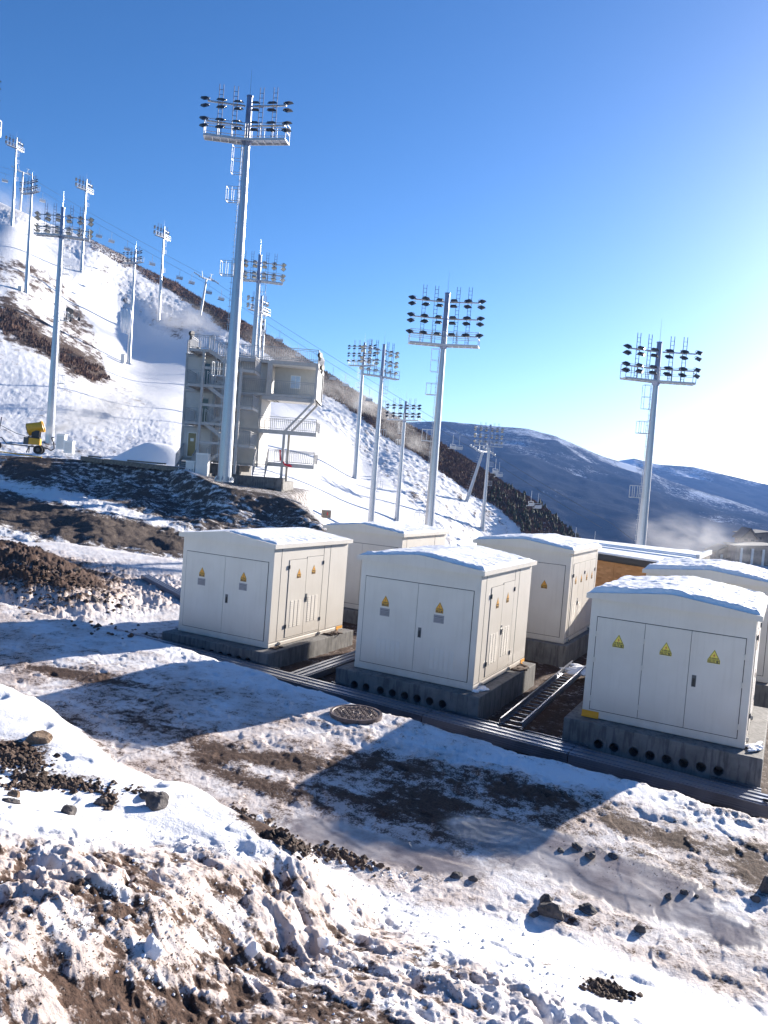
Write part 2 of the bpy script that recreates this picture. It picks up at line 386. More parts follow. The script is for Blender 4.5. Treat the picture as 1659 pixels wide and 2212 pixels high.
def near_z(X, Y):
    z, s, k = h_base(X, Y)
    P = np.stack([X, Y, z], -1); px, py, dd = img(P)
    rough = near_masks(X, Y, px, py)
    onb = ss(-.1, .5, s)
    yd = (1 - k) * (s < 0)
    mound = ss(-9.6, -11.5, X) * ss(-1.6, -.4, Y) * ss(10, 5, Y)
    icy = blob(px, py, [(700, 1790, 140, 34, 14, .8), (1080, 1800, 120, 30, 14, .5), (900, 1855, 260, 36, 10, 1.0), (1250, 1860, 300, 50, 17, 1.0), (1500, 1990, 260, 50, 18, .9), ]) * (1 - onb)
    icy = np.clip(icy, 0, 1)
    ter = k * (1 - onb)
    # broad lumps + crust
    n1 = fbm(X * 1.1, Y * 1.1, 3, 21); n2 = fbm(X * 3.1, Y * 3.1, 4, 31); n3 = ridged(X * 2.6, Y * 2.6, 4, 41)
    w1 = worley(X * 3.2 + .3 * n2, Y * 3.2, 61)
    w2 = worley(X * 7.5 + .4 * n2, Y * 7.5, 62)
    hf = fbm(X * 16, Y * 16, 3, 71)
    m1 = fbm(X * 2.7, Y * 2.9, 3, 121); m2 = fbm(X * 7.5, Y * 8, 3, 122)
    foot = ss(.42, .15, worley(X * 1.7 + .2 * n1, Y * 1.7, 63)) * ss(-.1, .4, n1 + .15)
    z = z + ter * (.012 * n2 * (1 - .8 * icy) + .009 * hf * (1 - .9 * icy) + .012 * n1)
    z = z - ter * (1 - icy) * .03 * dents(X * 3.4, Y * 3.4, 64, .22) + ter * (1 - .8 * icy) * .02 * ss(-.03, .05, fbm(X * 1.5, Y * 1.1, 4, 66))
    # wind ripples / ice flow ledges
    z = z + ter * icy * .007 * (ss(-.05, .05, pnoise(X * .7, Y * 1.9, 91)) + .4 * pnoise(X * 6, Y * 14, 92))
    # trampled snow along the terrace edge
    edge = blob(px, py, [(1120, 1690, 260, 30, 17, 1), (450, 1420, 200, 22, 12, .5), (1560, 1750, 120, 26, 8, 1.3), (860, 1600, 200, 26, 10, .7)]) * ter
    z = z + np.clip(edge, 0, 1) * (.04 * n2 + .035 * m2 - .03 * dents(X * 5, Y * 5, 69, .5))
    crust = ss(-.07, .09, fbm(X * 2.1, Y * 2.9, 3, 82, .45)); crust2 = ss(-.12, .14, fbm(X * 6.2, Y * 7.4, 3, 83, .45))

    # smooth part of the bank
    sm = onb * (1 - rough)
    z = z + sm * (.05 * n1 + .012 * n2 + .003 * hf - .07 * dents(X * 1.7, Y * 1.7, 65, .22) + .02 * ss(-.005, .03, fbm(X * .9, Y * .7, 4, 68)))
    # rough part: churned, crusty snow
    amp = .42 + .55 * ss(-.25, .35, fbm(X * .8, Y * .8, 2, 125)); z = z + rough * onb * amp * (.05 * n1 + .065 * m1 + .026 * m2 + .010 * fbm(X * 22, Y * 22, 3, 71) - .085 * dents(X * 2.3 + .25 * n2, Y * 2.6 + .2 * m1, 67, .6) - .045 * dents(X * 5 + .3 * m1, Y * 5.5, 72, .6) - .018 * dents(X * 12 + .3 * m2, Y * 12, 73, .5) + .04 * crust + .02 * crust2)
    z = z + mound * (.16 * n1 + .14 * n2 + .05 * hf + .08 * (.5 - w2))
    z = z + yd * (1 - mound) * (.02 * n2 + .008 * hf + .03 * n1 * ss(2, 8, Y))
    return z, dict(s=s, k=k, px=px, py=py, rough=rough, onb=onb, ice=icy, ter=ter, mound=mound, n1=n1, n2=n2, n3=n3, w1=w1, w2=w2, hf=hf, foot=foot, yd=yd, crust=crust, crust2=crust2, m1=m1, m2=m2)
def gz(x, y):
    z, _ = near_z(np.array([float(x)]), np.array([float(y)])); return float(z[0])
def near_hit(px, py):
    """world point on the near ground under an image point"""
    z = .75
    if py > 1800: z = 1.4
    for i in range(40):
        p = hitz(px, py, z); z = z * .5 + gz(p[0], p[1]) * .5
    return np.array([p[0], p[1], z])

gx = np.r_[np.linspace(-900, -80, 80, endpoint=False), np.arange(-80, 1740, 2.15), np.linspace(1742, 2500, 80)]
gy = np.r_[np.linspace(1115, 1200, 60, endpoint=False), np.arange(1200, 2330, 2.15), np.linspace(2332, 3600, 120)]
PX, PY = np.meshgrid(gx, gy)
dx = (PX - 829.5) / FS; dy = (PY - 1106) / FS
D = np.stack([dx, dy, np.ones_like(dx)], -1) @ M3
zr = np.interp(gy, [1115, 1350, 1700, 1900, 2212, 3600], [.3, .3, .75, 1.0, 1.7, 2.1])[:, None]
T = (zr - CP[2]) / np.minimum(D[..., 2], -.02)
X = CP[0] + T * D[..., 0]; Y = CP[1] + T * D[..., 1]
Zn, q = near_z(X.ravel(), Y.ravel())
Xr, Yr = X.ravel(), Y.ravel()
px, py = q['px'], q['py']
dirt = blob(px, py, [(560, 1695, 120, 22, 16, .5), (470, 1630, 60, 22, 10, .5), (330, 1560, 150, 35, 22, .25), (170, 1590, 90, 30, 25, .5), (600, 1650, 90, 12, 10, .5),
    (1180, 1720, 110, 25, 10, .45), (880, 1660, 150, 22, 12, .45), (1350, 1780, 60, 14, 12, .6), (1500, 1830, 150, 60, 15, .2), (1640, 1880, 60, 50, 20, .45), (200, 1465, 120, 12, 8, .5), (120, 1450, 60, 10, 5, .4), (640, 1640, 120, 12, 8, .4), (1420, 1810, 100, 12, 12, .45), (1080, 1690, 40, 30, 0, .35)]) * q['ter'] + q['ter'] * blob(px, py, [(950, 1755, 230, 56, 12, 1)]) * (.50 + .8 * fbm(Xr * .9, Yr * 3.5, 4, 150))  # last blob: streaked dirt inside the cabinet's cast shadow, painting its shade darker
dirt = dirt + q['ter'] * (.34 + .36 * q['n2'] + .16 * q['n1'] + .12 * fbm(Xr * 1.2, Yr * 5, 3, 131)) - q['ter'] * .25 * blob(px, py, [(600, 1450, 420, 45, 13, 1), (1200, 1670, 320, 30, 14, .8), (1550, 1790, 100, 20, 12, .5)])
soil_bank = blob(px, py, [(580, 1795, 100, 22, 27, 1.1), (750, 1850, 65, 16, 18, 1.0), (40, 1625, 70, 30, 5, 1.1), (150, 1680, 130, 14, 4, .55), (60, 1700, 50, 10, 0, .4), (1310, 2135, 52, 20, 18, 1.2), (230, 1750, 60, 10, 3, .5), (340, 1740, 40, 14, 3, .4), (1180, 2090, 30, 10, 10, .5)]) * q['onb']
rd = q['rough'] * q['onb']
bd = .42 + .50 * fbm(Xr * 1.4, Yr * 1.4, 3, 101) + .42 * fbm(Xr * 5, Yr * 5, 4, 102) + .25 * np.clip(.5 - q['n1'], 0, 1) - .10
leftdirty = ss(1500, 350, px + (2212 - py) * -.35)
bd = .50 - .26 * q['crust'] - .14 * q['crust2'] + .12 * fbm(Xr * 1.1, Yr * 1.1, 3, 101) + .34 * fbm(Xr * 3.3, Yr * 4, 3, 104) + .50 * fbm(Xr * 11, Yr * 12, 3, 102) - .3 * q['m1']
bd = bd * (.35 + .75 * leftdirty) + .12 * (leftdirty - .7) + .25 * ss(2000, 2200, py) * leftdirty
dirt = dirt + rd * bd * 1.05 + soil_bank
mn = .16 + .6 * q['n1'] + .6 * q['n2'] + .6 * ss(1285, 1225, py - px * .12) * ss(420, 150, px) + .25 * fbm(px * .012, py * .03, 3, 140) - .25 * ss(150, 330, px) + .2 * ss(1.0, .2, np.abs(Zn - 1.1))
dirt = dirt + q['mound'] * mn
dirt = dirt + q['yd'] * (1 - q['mound']) * (.18 + .3 * q['n2'] + .2 * q['n1'] + .62 * ss(-9.5, -7.5, Xr) * ss(12, 9, Yr) * ss(6.3, 5.2, Xr))
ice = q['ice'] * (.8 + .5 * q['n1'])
grime = q['ter'] * (.42 + .35 * q['n1'] + .2 * fbm(Xr * 1.2, Yr * 4, 3, 133)) * (1 - .8 * np.clip(blob(px, py, [(600, 1450, 420, 50, 13, 1), (1200, 1665, 320, 32, 14, 1), (1550, 1780, 100, 24, 12, .8), (250, 1430, 160, 26, 8, .5)]), 0, 1))
grime = grime + rd * (.42 + .46 * leftdirty) * (.65 + .9 * q['m1'] + .5 * q['m2']) + q['yd'] * .3 + q['mound'] * .3
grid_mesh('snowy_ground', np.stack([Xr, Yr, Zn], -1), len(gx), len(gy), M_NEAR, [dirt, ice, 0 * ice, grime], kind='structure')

# ------------------------------------------------------------------ embankment on the left, up to the ledge
wM = tps([(-300, 1190, 30), (0, 1185, 34), (200, 1187, 37), (380, 1187, 40), (-300, 1110, 42), (0, 1110, 44), (200, 1130, 42), (380, 1160, 43), (0, 1045, 58), (-300, 1045, 58),
          (-300, 975, 66), (0, 985, 66), (200, 1070, 56), (200, 990, 64), (380, 1110, 53), (380, 1005, 61), (440, 1032, 57), (497, 1056, 54.5), (620, 1076, 55), (600, 1130, 51), (500, 1130, 50), (700, 1137, 49), (640, 1200, 42), (760, 1230, 44), (800, 1230, 46)])
cx_ = np.array([-400, 0, 180, 380, 430, 470, 520, 585, 622, 660, 705, 760, 850]); cy_ = np.array([970, 984, 993, 1008, 1030, 1050, 1058, 1068, 1080, 1104, 1141, 1178, 1225])
ux = np.arange(-420, 850, 2.2); rows = 150; back = 8
crest = np.interp(ux, cx_, cy_) + 1.2 * pnoise(ux * .08, ux * 0, 3)
V = []; A = []
tt = np.linspace(0, 1, rows)[:, None]
YY = 1262 * (1 - tt) + crest[None] * tt; XX = np.repeat(ux[None], rows, 0)
W = wM(XX, YY)
dd = 1 / np.maximum(W, 1e-4)
P = CP + dd[..., None] * (np.stack([(XX - 829.5) / FS, (YY - 1106) / FS, np.ones_like(XX)], -1) @ M3)
n1 = fbm(P[..., 0] * .22, P[..., 1] * .22, 3, 5); n2 = fbm(P[..., 0] * .9 , P[..., 1] * .9, 4, 6); n3 = ridged(P[..., 0] * .5, P[..., 1] * .25, 3, 9)
fade = ss(0, .1, 1 - tt)
P[..., 2] += fade * (.3 * n1 + .26 * n2 + .12 * n3)
b = [P]
last = P[-1]; fw = M3[2].copy(); fw[2] = 0; fw /= np.linalg.norm(fw)
for j in range(1, back + 1):
    r = last + fw * (j ** 1.5 * 1.0) ; r[:, 2] = last[:, 2] - np.where(ux > 400, ss(2.5, 7, j) * 6 * ss(600, 640, ux), 0) + .03 * pnoise(r[:, 0], r[:, 1], 4); b.append(r[None])
b = np.concatenate(b, 0)
PXm, PYm, _ = img(b)
mx = .60 + .6 * fbm(b[..., 0] * .8, b[..., 1] * 2.2, 4, 12) + .15 * fbm(b[..., 0] * .15, b[..., 1] * .3, 2, 13)
mx = mx + blob(PXm, PYm, [(80, 1115, 130, 32, 14, .7), (300, 1158, 130, 22, 12, .9), (60, 1010, 60, 40, 0, .4), (600, 1090, 90, 30, 20, .3), (330, 1020, 150, 22, 8, .1), (360, 1085, 220, 45, 12, .12)])
mx = mx - blob(PXm, PYm, [(60, 1060, 150, 14, 14, .6), (330, 1122, 170, 7, 18, .5), (200, 1090, 120, 8, 16, .3), (20, 1150, 60, 16, 10, .4), (200, 1222, 420, 22, 2, .9)])
jj = np.arange(b.shape[0])[:, None] >= rows
mx = np.where(jj, .12 + .5 * ss(410, 440, PXm) * ss(760, 640, PXm), mx)
grid_mesh('embankment_slope', b.reshape(-1, 3), len(ux), b.shape[0], M_SLOPE, [mx.ravel(), 0 * mx.ravel(), 0 * mx.ravel()], kind='structure')

# ------------------------------------------------------------------ ski hill
HILL = [(-350, 985, 72), (0, 985, 80), (200, 985, 84), (380, 985, 88), (115, 968, 87), (400, 1100, 72), (600, 1120, 84), (700, 1160, 92), (800, 1173, 107), (850, 1217, 118), (1048, 1202, 155), (960, 1190, 135), (900, 1165, 132),
    (62, 640, 180), (28, 488, 237), (176, 590, 223), (273, 787, 184), (347, 697, 221), (-350, 600, 170), (-350, 350, 270), (150, 850, 122), (300, 900, 122), (100, 760, 148), (0, 850, 112),
    (300, 830, 165), (450, 900, 150), (600, 980, 132), (700, 1080, 112), (771, 1011, 165), (150, 640, 208),
    (260, 665, 226), (400, 745, 208), (560, 820, 190), (700, 900, 180), (850, 1040, 160), (200, 545, 250), (300, 610, 246), (480, 700, 226), (600, 790, 208), (700, 860, 196), (800, 920, 188), (900, 1000, 180), (1007, 1082, 171), (1130, 1170, 162),
    (0, 437, 290), (100, 480, 285), (190, 515, 280), (300, 575, 272), (430, 645, 256), (600, 735, 238), (700, 800, 225), (800, 865, 215), (940, 950, 205), (1100, 1050, 195), (1250, 1165, 185), (1330, 1260, 175), (1200, 1260, 160), (1000, 1260, 130), (800, 1260, 92)]
wH = tps(HILL)
sx_ = np.array([-500, -100, 0, 30, 100, 190, 260, 300, 380, 450, 520, 600, 700, 800, 880, 940, 1000, 1100, 1180, 1250, 1300, 1400]); sy_ = np.array([250, 400, 437, 450, 480, 515, 548, 575, 610, 655, 690, 735, 800, 865, 915, 950, 985, 1050, 1100, 1165, 1215, 1320])
def hill_w(x, y): return np.maximum(wH(np.asarray(x, float), np.asarray(y, float)), 1 / 330.)
def hill_pt(x, y): return at(x, y, 1 / float(hill_w(x, y)))
ux = np.arange(-460, 1400, 2.6); rows = 300
sk = np.interp(ux, sx_, sy_) + 2.0 * fbm(ux * .03, ux * 0, 3, 3)
tt = np.linspace(0, 1, rows)[:, None]
bot = 1330
YY = bot * (1 - tt) + sk[None] * tt; XX = np.repeat(ux[None], rows, 0)
dd = 1 / hill_w(XX, YY)
P = CP + dd[..., None] * (np.stack([(XX - 829.5) / FS, (YY - 1106) / FS, np.ones_like(XX)], -1) @ M3)
lb = np.interp(XX, [-400, 0, 150, 200, 260, 350, 440, 500, 600, 700, 800, 900, 1000, 1060, 1130, 1200, 1300], [180, 415, 500, 533, 570, 625, 680, 720, 790, 850, 915, 985, 1050, 1090, 1150, 1185, 1240])
pb = np.interp(XX, [-400, 100, 180, 260, 330, 400, 560, 700, 780, 870, 960, 1050], [380, 500, 580, 665, 710, 745, 820, 905, 985, 1070, 1165, 1300])   # right edge of the groomed piste
lf = np.interp(XX, [-400, 0, 60, 120, 200, 230, 300, 400, 430], [500, 545, 560, 585, 700, 800, 850, 950, 1400])      # crest of the rough left hillside
fn = fbm(P[..., 0] * .06, P[..., 1] * .06, 3, 31)
scrub = ss(10, -10, YY - lb + 22 * fn) * ss(120, 210, XX + 30 * fn)
wall = ss(-6, 10, YY - lb) * ss(8, -8, YY - pb) * (1 - scrub)
left = ss(-8, 14, YY - lf + 10 * fn) * ss(440, 380, XX)
piste = np.clip(1 - scrub - wall - left, 0, 1)
nz1 = fbm(P[..., 0] * .25, P[..., 1] * .25, 4, 7); nz2 = fbm(P[..., 0] * 1.0, P[..., 1] * 1.0, 3, 8)
hv = scrub * (.7 * nz1 + .6 * nz2) + wall * (.4 * nz1 + .35 * nz2) + left * (.13 * nz1 + .12 * nz2) + piste * (.35 * pnoise(P[..., 0] * .05, P[..., 1] * .05, 3))
P[..., 2] += hv * ss(1.0, .985, tt)
mxd = wall * (.26 + .35 * nz1 + .4 * fbm(XX * .05, YY * .02, 3, 77)) + left * (.30 + .4 * nz1 + .5 * fbm(XX * .03 + YY * .02, YY * .11 - XX * .06, 4, 78)) + piste * 0.0
mxd = mxd + left * blob(XX, YY, [(60, 590, 100, 26, 22, .3), (30, 690, 70, 34, 30, .7), (120, 755, 110, 22, 24, .75), (180, 800, 45, 16, 24, .8), (180, 690, 50, 60, 50, .35), (240, 780, 60, 16, 35, .3)])
mxd = mxd - left * blob(XX, YY, [(60, 850, 200, 60, 20, .25), (300, 920, 100, 40, 10, .3), (60, 780, 60, 20, 20, .2)])
brn = left * blob(XX, YY, [(30, 700, 60, 24, 32, .55), (130, 765, 100, 13, 24, .55), (180, 800, 42, 12, 24, .6)]) * np.clip(.62 + 2.4 * fbm(XX * .05, YY * .08, 3, 88), 0, 1.2)
thin = ss(30, 0, np.abs(YY - lb)) * ss(700, 200, XX)
scm = scrub * (.75 + .4 * nz1) - .5 * ss(420, 230, XX) * scrub * (.5 + nz1) - .9 * blob(XX, YY, [(1185, 1140, 14, 18, 10, 1)])
back = 10; b = [P]; last = P[-1]
for j in range(1, back + 1):
    r = last + fw * (j * 9.0); r[:, 2] = last[:, 2] - .10 * (j ** 1.6) * 3; b.append(r[None])
b = np.concatenate(b, 0)
ext = lambda a: np.concatenate([a, np.repeat(a[-1:], back, 0)], 0).ravel()
grid_mesh('ski_hill', b.reshape(-1, 3), len(ux), b.shape[0], M_HILL, [ext(mxd), ext(0 * mxd), ext(np.clip(scm + brn, 0, 1))], kind='structure')
HP, HSC = P, scrub

# scrub and small dark conifers on the ridge: one mass nobody could count
mb = MB(); rs = np.random.RandomState(3)
cand = np.argwhere((scrub > .5) & (XX > 150) & (XX < 1330))
sel = cand[rs.choice(len(cand), min(21000, len(cand)), replace=False)]
for (i, j) in sel:
    p = P[i, j]; hgt = rs.uniform(.25, .65)
    pine = XX[i, j] > 1060 and rs.rand() < .05
    if pine:
        hgt = rs.uniform(.8, 1.7)
        for k in range(3):
            r = hgt * (.34 - .09 * k); z0 = p[2] + hgt * (.1 + .27 * k); a0 = rs.rand() * 6
            ring = [(p[0] + r * math.cos(a0 + q_ * 1.257) * rs.uniform(.7, 1.1), p[1] + r * math.sin(a0 + q_ * 1.257), z0 + rs.uniform(-.1, .1)) for q_ in range(5)]
            tip = (p[0], p[1], z0 + hgt * .42)
            for q_ in range(5): mb.poly([ring[q_], ring[(q_ + 1) % 5], tip], 1)
    else:
        for k in range(6):
            a = rs.rand() * 6.28; lx, ly = math.cos(a) * hgt * .22, math.sin(a) * hgt * .22; ox, oy = rs.uniform(-.45, .45, 2); tx, ty = rs.uniform(-.35, .35, 2) * hgt
            mb.poly([(p[0] + ox - lx, p[1] + oy - ly, p[2] - .15), (p[0] + ox + lx, p[1] + oy + ly, p[2] - .15), (p[0] + ox + tx + lx * .3, p[1] + oy + ty, p[2] + hgt * rs.uniform(.5, 1.1))], 0)
mb.build('hillside_scrub', [M_SHRUB, M_PINE], kind='stuff', label='brown scrub and low conifers covering the ridge below the chairlift', cat='scrub')
mb = MB()
cand = np.argwhere((left > .5) & (brn > .22) & (XX > -60))
sel = cand[rs.choice(len(cand), min(1500, len(cand)), replace=False)] if len(cand) else []
for (i, j) in sel:
    p = P[i, j]; hgt = rs.uniform(.3, .8)
    for k in range(6):
        a = rs.rand() * 6.28; lx, ly = math.cos(a) * hgt * .22, math.sin(a) * hgt * .22; ox, oy = rs.uniform(-.45, .45, 2); tx, ty = rs.uniform(-.35, .35, 2) * hgt
        mb.poly([(p[0] + ox - lx, p[1] + oy - ly, p[2] - .15), (p[0] + ox + lx, p[1] + oy + ly, p[2] - .15), (p[0] + ox + tx + lx * .3, p[1] + oy + ty, p[2] + hgt * rs.uniform(.5, 1.1))], 0)
if mb.f: mb.build('dry_brush', [M_SHRUB], kind='stuff', label='dry brown brush in strips across the snowy left hillside', cat='brush')

# ------------------------------------------------------------------ far mountains and valley floor
def mountain(name, skx, sky_, dtop, ybot, dbot, seed, amp, x0, x1, rows=130):
    ux = np.arange(x0, x1, 4.0); sk = np.interp(ux, skx, sky_) + 1.2 * fbm(ux * .02, ux * 0, 4, seed)
    tt = np.linspace(0, 1, rows)[:, None]
    YY = ybot * (1 - tt) + sk[None] * tt; XX = np.repeat(ux[None], rows, 0)
    W = (1 / dbot) * (1 - tt) + (1 / dtop) * tt + 0 * XX
    P = CP + (1 / W)[..., None] * (np.stack([(XX - 829.5) / FS, (YY - 1106) / FS, np.ones_like(XX)], -1) @ M3)
    a = ridged(P[..., 0] * .0022 + 3, P[..., 1] * .0022, 5, seed); a2 = fbm(P[..., 0] * .012, P[..., 1] * .012, 4, seed + 3)
    fd = ss(1.0, .93, tt)
    P[..., 2] += fd * (amp * .38 * (a - .55) + amp * .16 * a2)
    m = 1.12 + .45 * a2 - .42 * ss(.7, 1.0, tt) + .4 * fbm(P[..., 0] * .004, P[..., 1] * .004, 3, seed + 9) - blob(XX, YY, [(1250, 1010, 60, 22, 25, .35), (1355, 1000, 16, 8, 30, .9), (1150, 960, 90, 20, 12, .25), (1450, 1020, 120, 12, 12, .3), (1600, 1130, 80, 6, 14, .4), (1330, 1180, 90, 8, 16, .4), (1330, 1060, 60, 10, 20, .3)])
    b = [P]; last = P[-1]
    for j in range(1, 6):
        r = last + fw * (j * 120.); r[:, 2] = last[:, 2] - 14 * j ** 1.5; b.append(r[None])
    b = np.concatenate(b, 0); e = np.concatenate([m, np.repeat(m[-1:], 5, 0)], 0).ravel()
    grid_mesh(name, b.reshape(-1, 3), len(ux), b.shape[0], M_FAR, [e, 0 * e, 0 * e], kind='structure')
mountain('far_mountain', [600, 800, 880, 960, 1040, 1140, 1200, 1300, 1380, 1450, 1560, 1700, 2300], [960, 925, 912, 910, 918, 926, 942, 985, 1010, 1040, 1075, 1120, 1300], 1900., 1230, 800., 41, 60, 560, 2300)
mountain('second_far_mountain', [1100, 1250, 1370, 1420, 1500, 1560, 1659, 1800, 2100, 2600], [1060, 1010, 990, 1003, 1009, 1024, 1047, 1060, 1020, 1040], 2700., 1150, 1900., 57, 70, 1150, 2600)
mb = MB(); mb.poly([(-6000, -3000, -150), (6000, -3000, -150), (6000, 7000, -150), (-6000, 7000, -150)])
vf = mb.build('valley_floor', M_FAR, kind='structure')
a = vf.data.color_attributes.new('mask', 'FLOAT_COLOR', 'POINT'); a.data.foreach_set('color', [.9, 0, 0, 1] * 4)
# ------------------------------------------------------------------ electrical cabinets
def glyph_mesh(txt, size):
    cu = bpy.data.curves.new('t', 'FONT'); cu.body = txt; cu.size = size; cu.align_x = 'CENTER'; cu.align_y = 'CENTER'; cu.extrude = .0006; cu.offset = size * .02; cu.resolution_u = 2
    o = bpy.data.objects.new('t', cu); COL.objects.link(o)
    bpy.context.view_layer.update()
    me = bpy.data.meshes.new_from_object(o.evaluated_get(bpy.context.evaluated_depsgraph_get()))
    vs = [tuple(v.co) for v in me.vertices]; fs = [tuple(p.vertices) for p in me.polygons]
    bpy.data.objects.remove(o); bpy.data.curves.remove(cu); bpy.data.meshes.remove(me)
    return vs, fs
G1 = glyph_mesh('有电危险', .030); G2 = glyph_mesh('低压室', .048); G3 = glyph_mesh('高压室', .048)
def sign_mesh(wd, ht, yel, glyph, square):
    """sign in the XZ plane facing -Y, base centre at the origin"""
    m = MB(); w2 = wd / 2
    if square: out = [(-w2, 0), (w2, 0), (w2, ht * .24), (w2 * .96, ht * .27), (0, ht), (-w2 * .96, ht * .27), (-w2, ht * .24)]
    else: out = [(-w2, 0), (w2, 0), (w2, ht * .36), (0, ht), (-w2, ht * .36)]
    def prism(pts, y0, y1, mi):
        n = len(pts)
        m.poly([(x, y1, z) for x, z in pts], mi)
        for i in range(n):
            a, b = pts[i], pts[(i + 1) % n]; m.poly([(a[0], y0, a[1]), (b[0], y0, b[1]), (b[0], y1, b[1]), (a[0], y1, a[1])], mi)
    c = (0, ht * .38)
    sc = lambda k: [(c[0] + (x - c[0]) * k, c[1] + (z - c[1]) * k) for x, z in out]
    prism(out, 0, -.002, 0); prism(sc(.95), -.002, -.0032, 1); prism(sc(.86), -.0032, -.0044, 0)
    if square: m.box(-w2 * .84, w2 * .84, -.0060, -.0045, ht * .26, ht * .275, 1)
    z = ht * .5
    bolt = [(.008, z + .055), (-.014, z + .012), (-.001, z + .012), (-.008, z - .03), (.014, z + .024), (.001, z + .024)]
    prism([(x * wd / .17, zz) for x, zz in bolt], -.0045, -.0056, 2)
    for (vs, fs), zz, in ((G1, ht * .35), (glyph, ht * .135)):
        for f in fs: m.poly([(vs[i][0] * wd / .17, -.0052 - vs[i][2], vs[i][1] + zz) for i in f], 1)
    return m
def door(parent, x0, x1, z0, z1, name='door', label=None):
    m = MB(); m.box(x0 - .012, x1 + .012, -.0035, 0, z0 - .012, z1 + .012, 1); m.box(x0, x1, -.011, -.0036, z0, z1, 0)
    return m.build(name, [M_CAB, M_SEAM], parent, label=label)
S_AMB = sign_mesh(.165, .22, M_YEL, G3, False); S_BRT = sign_mesh(.20, .235, M_YEL2, G2, True)
def put_sign(parent, x, z, kind, y=-.011):
    o = (S_AMB if kind == 'a' else S_BRT).build('warning_sign', [M_YEL if kind == 'a' else M_YEL2, M_BLACK, M_RED], parent)
    o.location = (x, y, z); return o
def handle(parent, x, z, shiny=False, y=-.011):
    m = MB(); m.box(x - .035, x + .035, y - .006, y, z - .10, z + .10, 0); m.box(x - .022, x + .022, y - .010, y - .006, z - .085, z + .045, 1); m.box(x - .012, x + .012, y - .022, y - .010, z - .07, z + .03, 1)
    return m.build('handle', [M_GREYPL, M_CHROME if shiny else M_BLACK], parent)
def hinge(parent, x, z, mat, y=-.011):
    m = MB(); m.box(x - .028, x + .028, y - .010, y, z - .045, z + .045); m.tube((x, y - .014, z - .045), (x, y - .014, z + .045), .009, n=8); return m.build('hinge', mat, parent)
def louvre(parent, x0, x1, z0, z1, cols=3, n=13, y=-.011, mat=None):
    m = MB(); cw = (x1 - x0) / cols; dz = (z1 - z0) / n
    for c in range(cols):
        for i in range(n):
            a = x0 + c * cw + cw * .12; b_ = x0 + (c + 1) * cw - cw * .12; z = z0 + i * dz
            m.hexa([(a, y - .009, z), (b_, y - .009, z), (b_, y, z), (a, y, z), (a, y - .004, z + dz * .72), (b_, y - .004, z + dz * .72), (b_, y, z + dz * .72), (a, y, z + dz * .72)])
    return m.build('louvre', mat or M_CAB, parent)

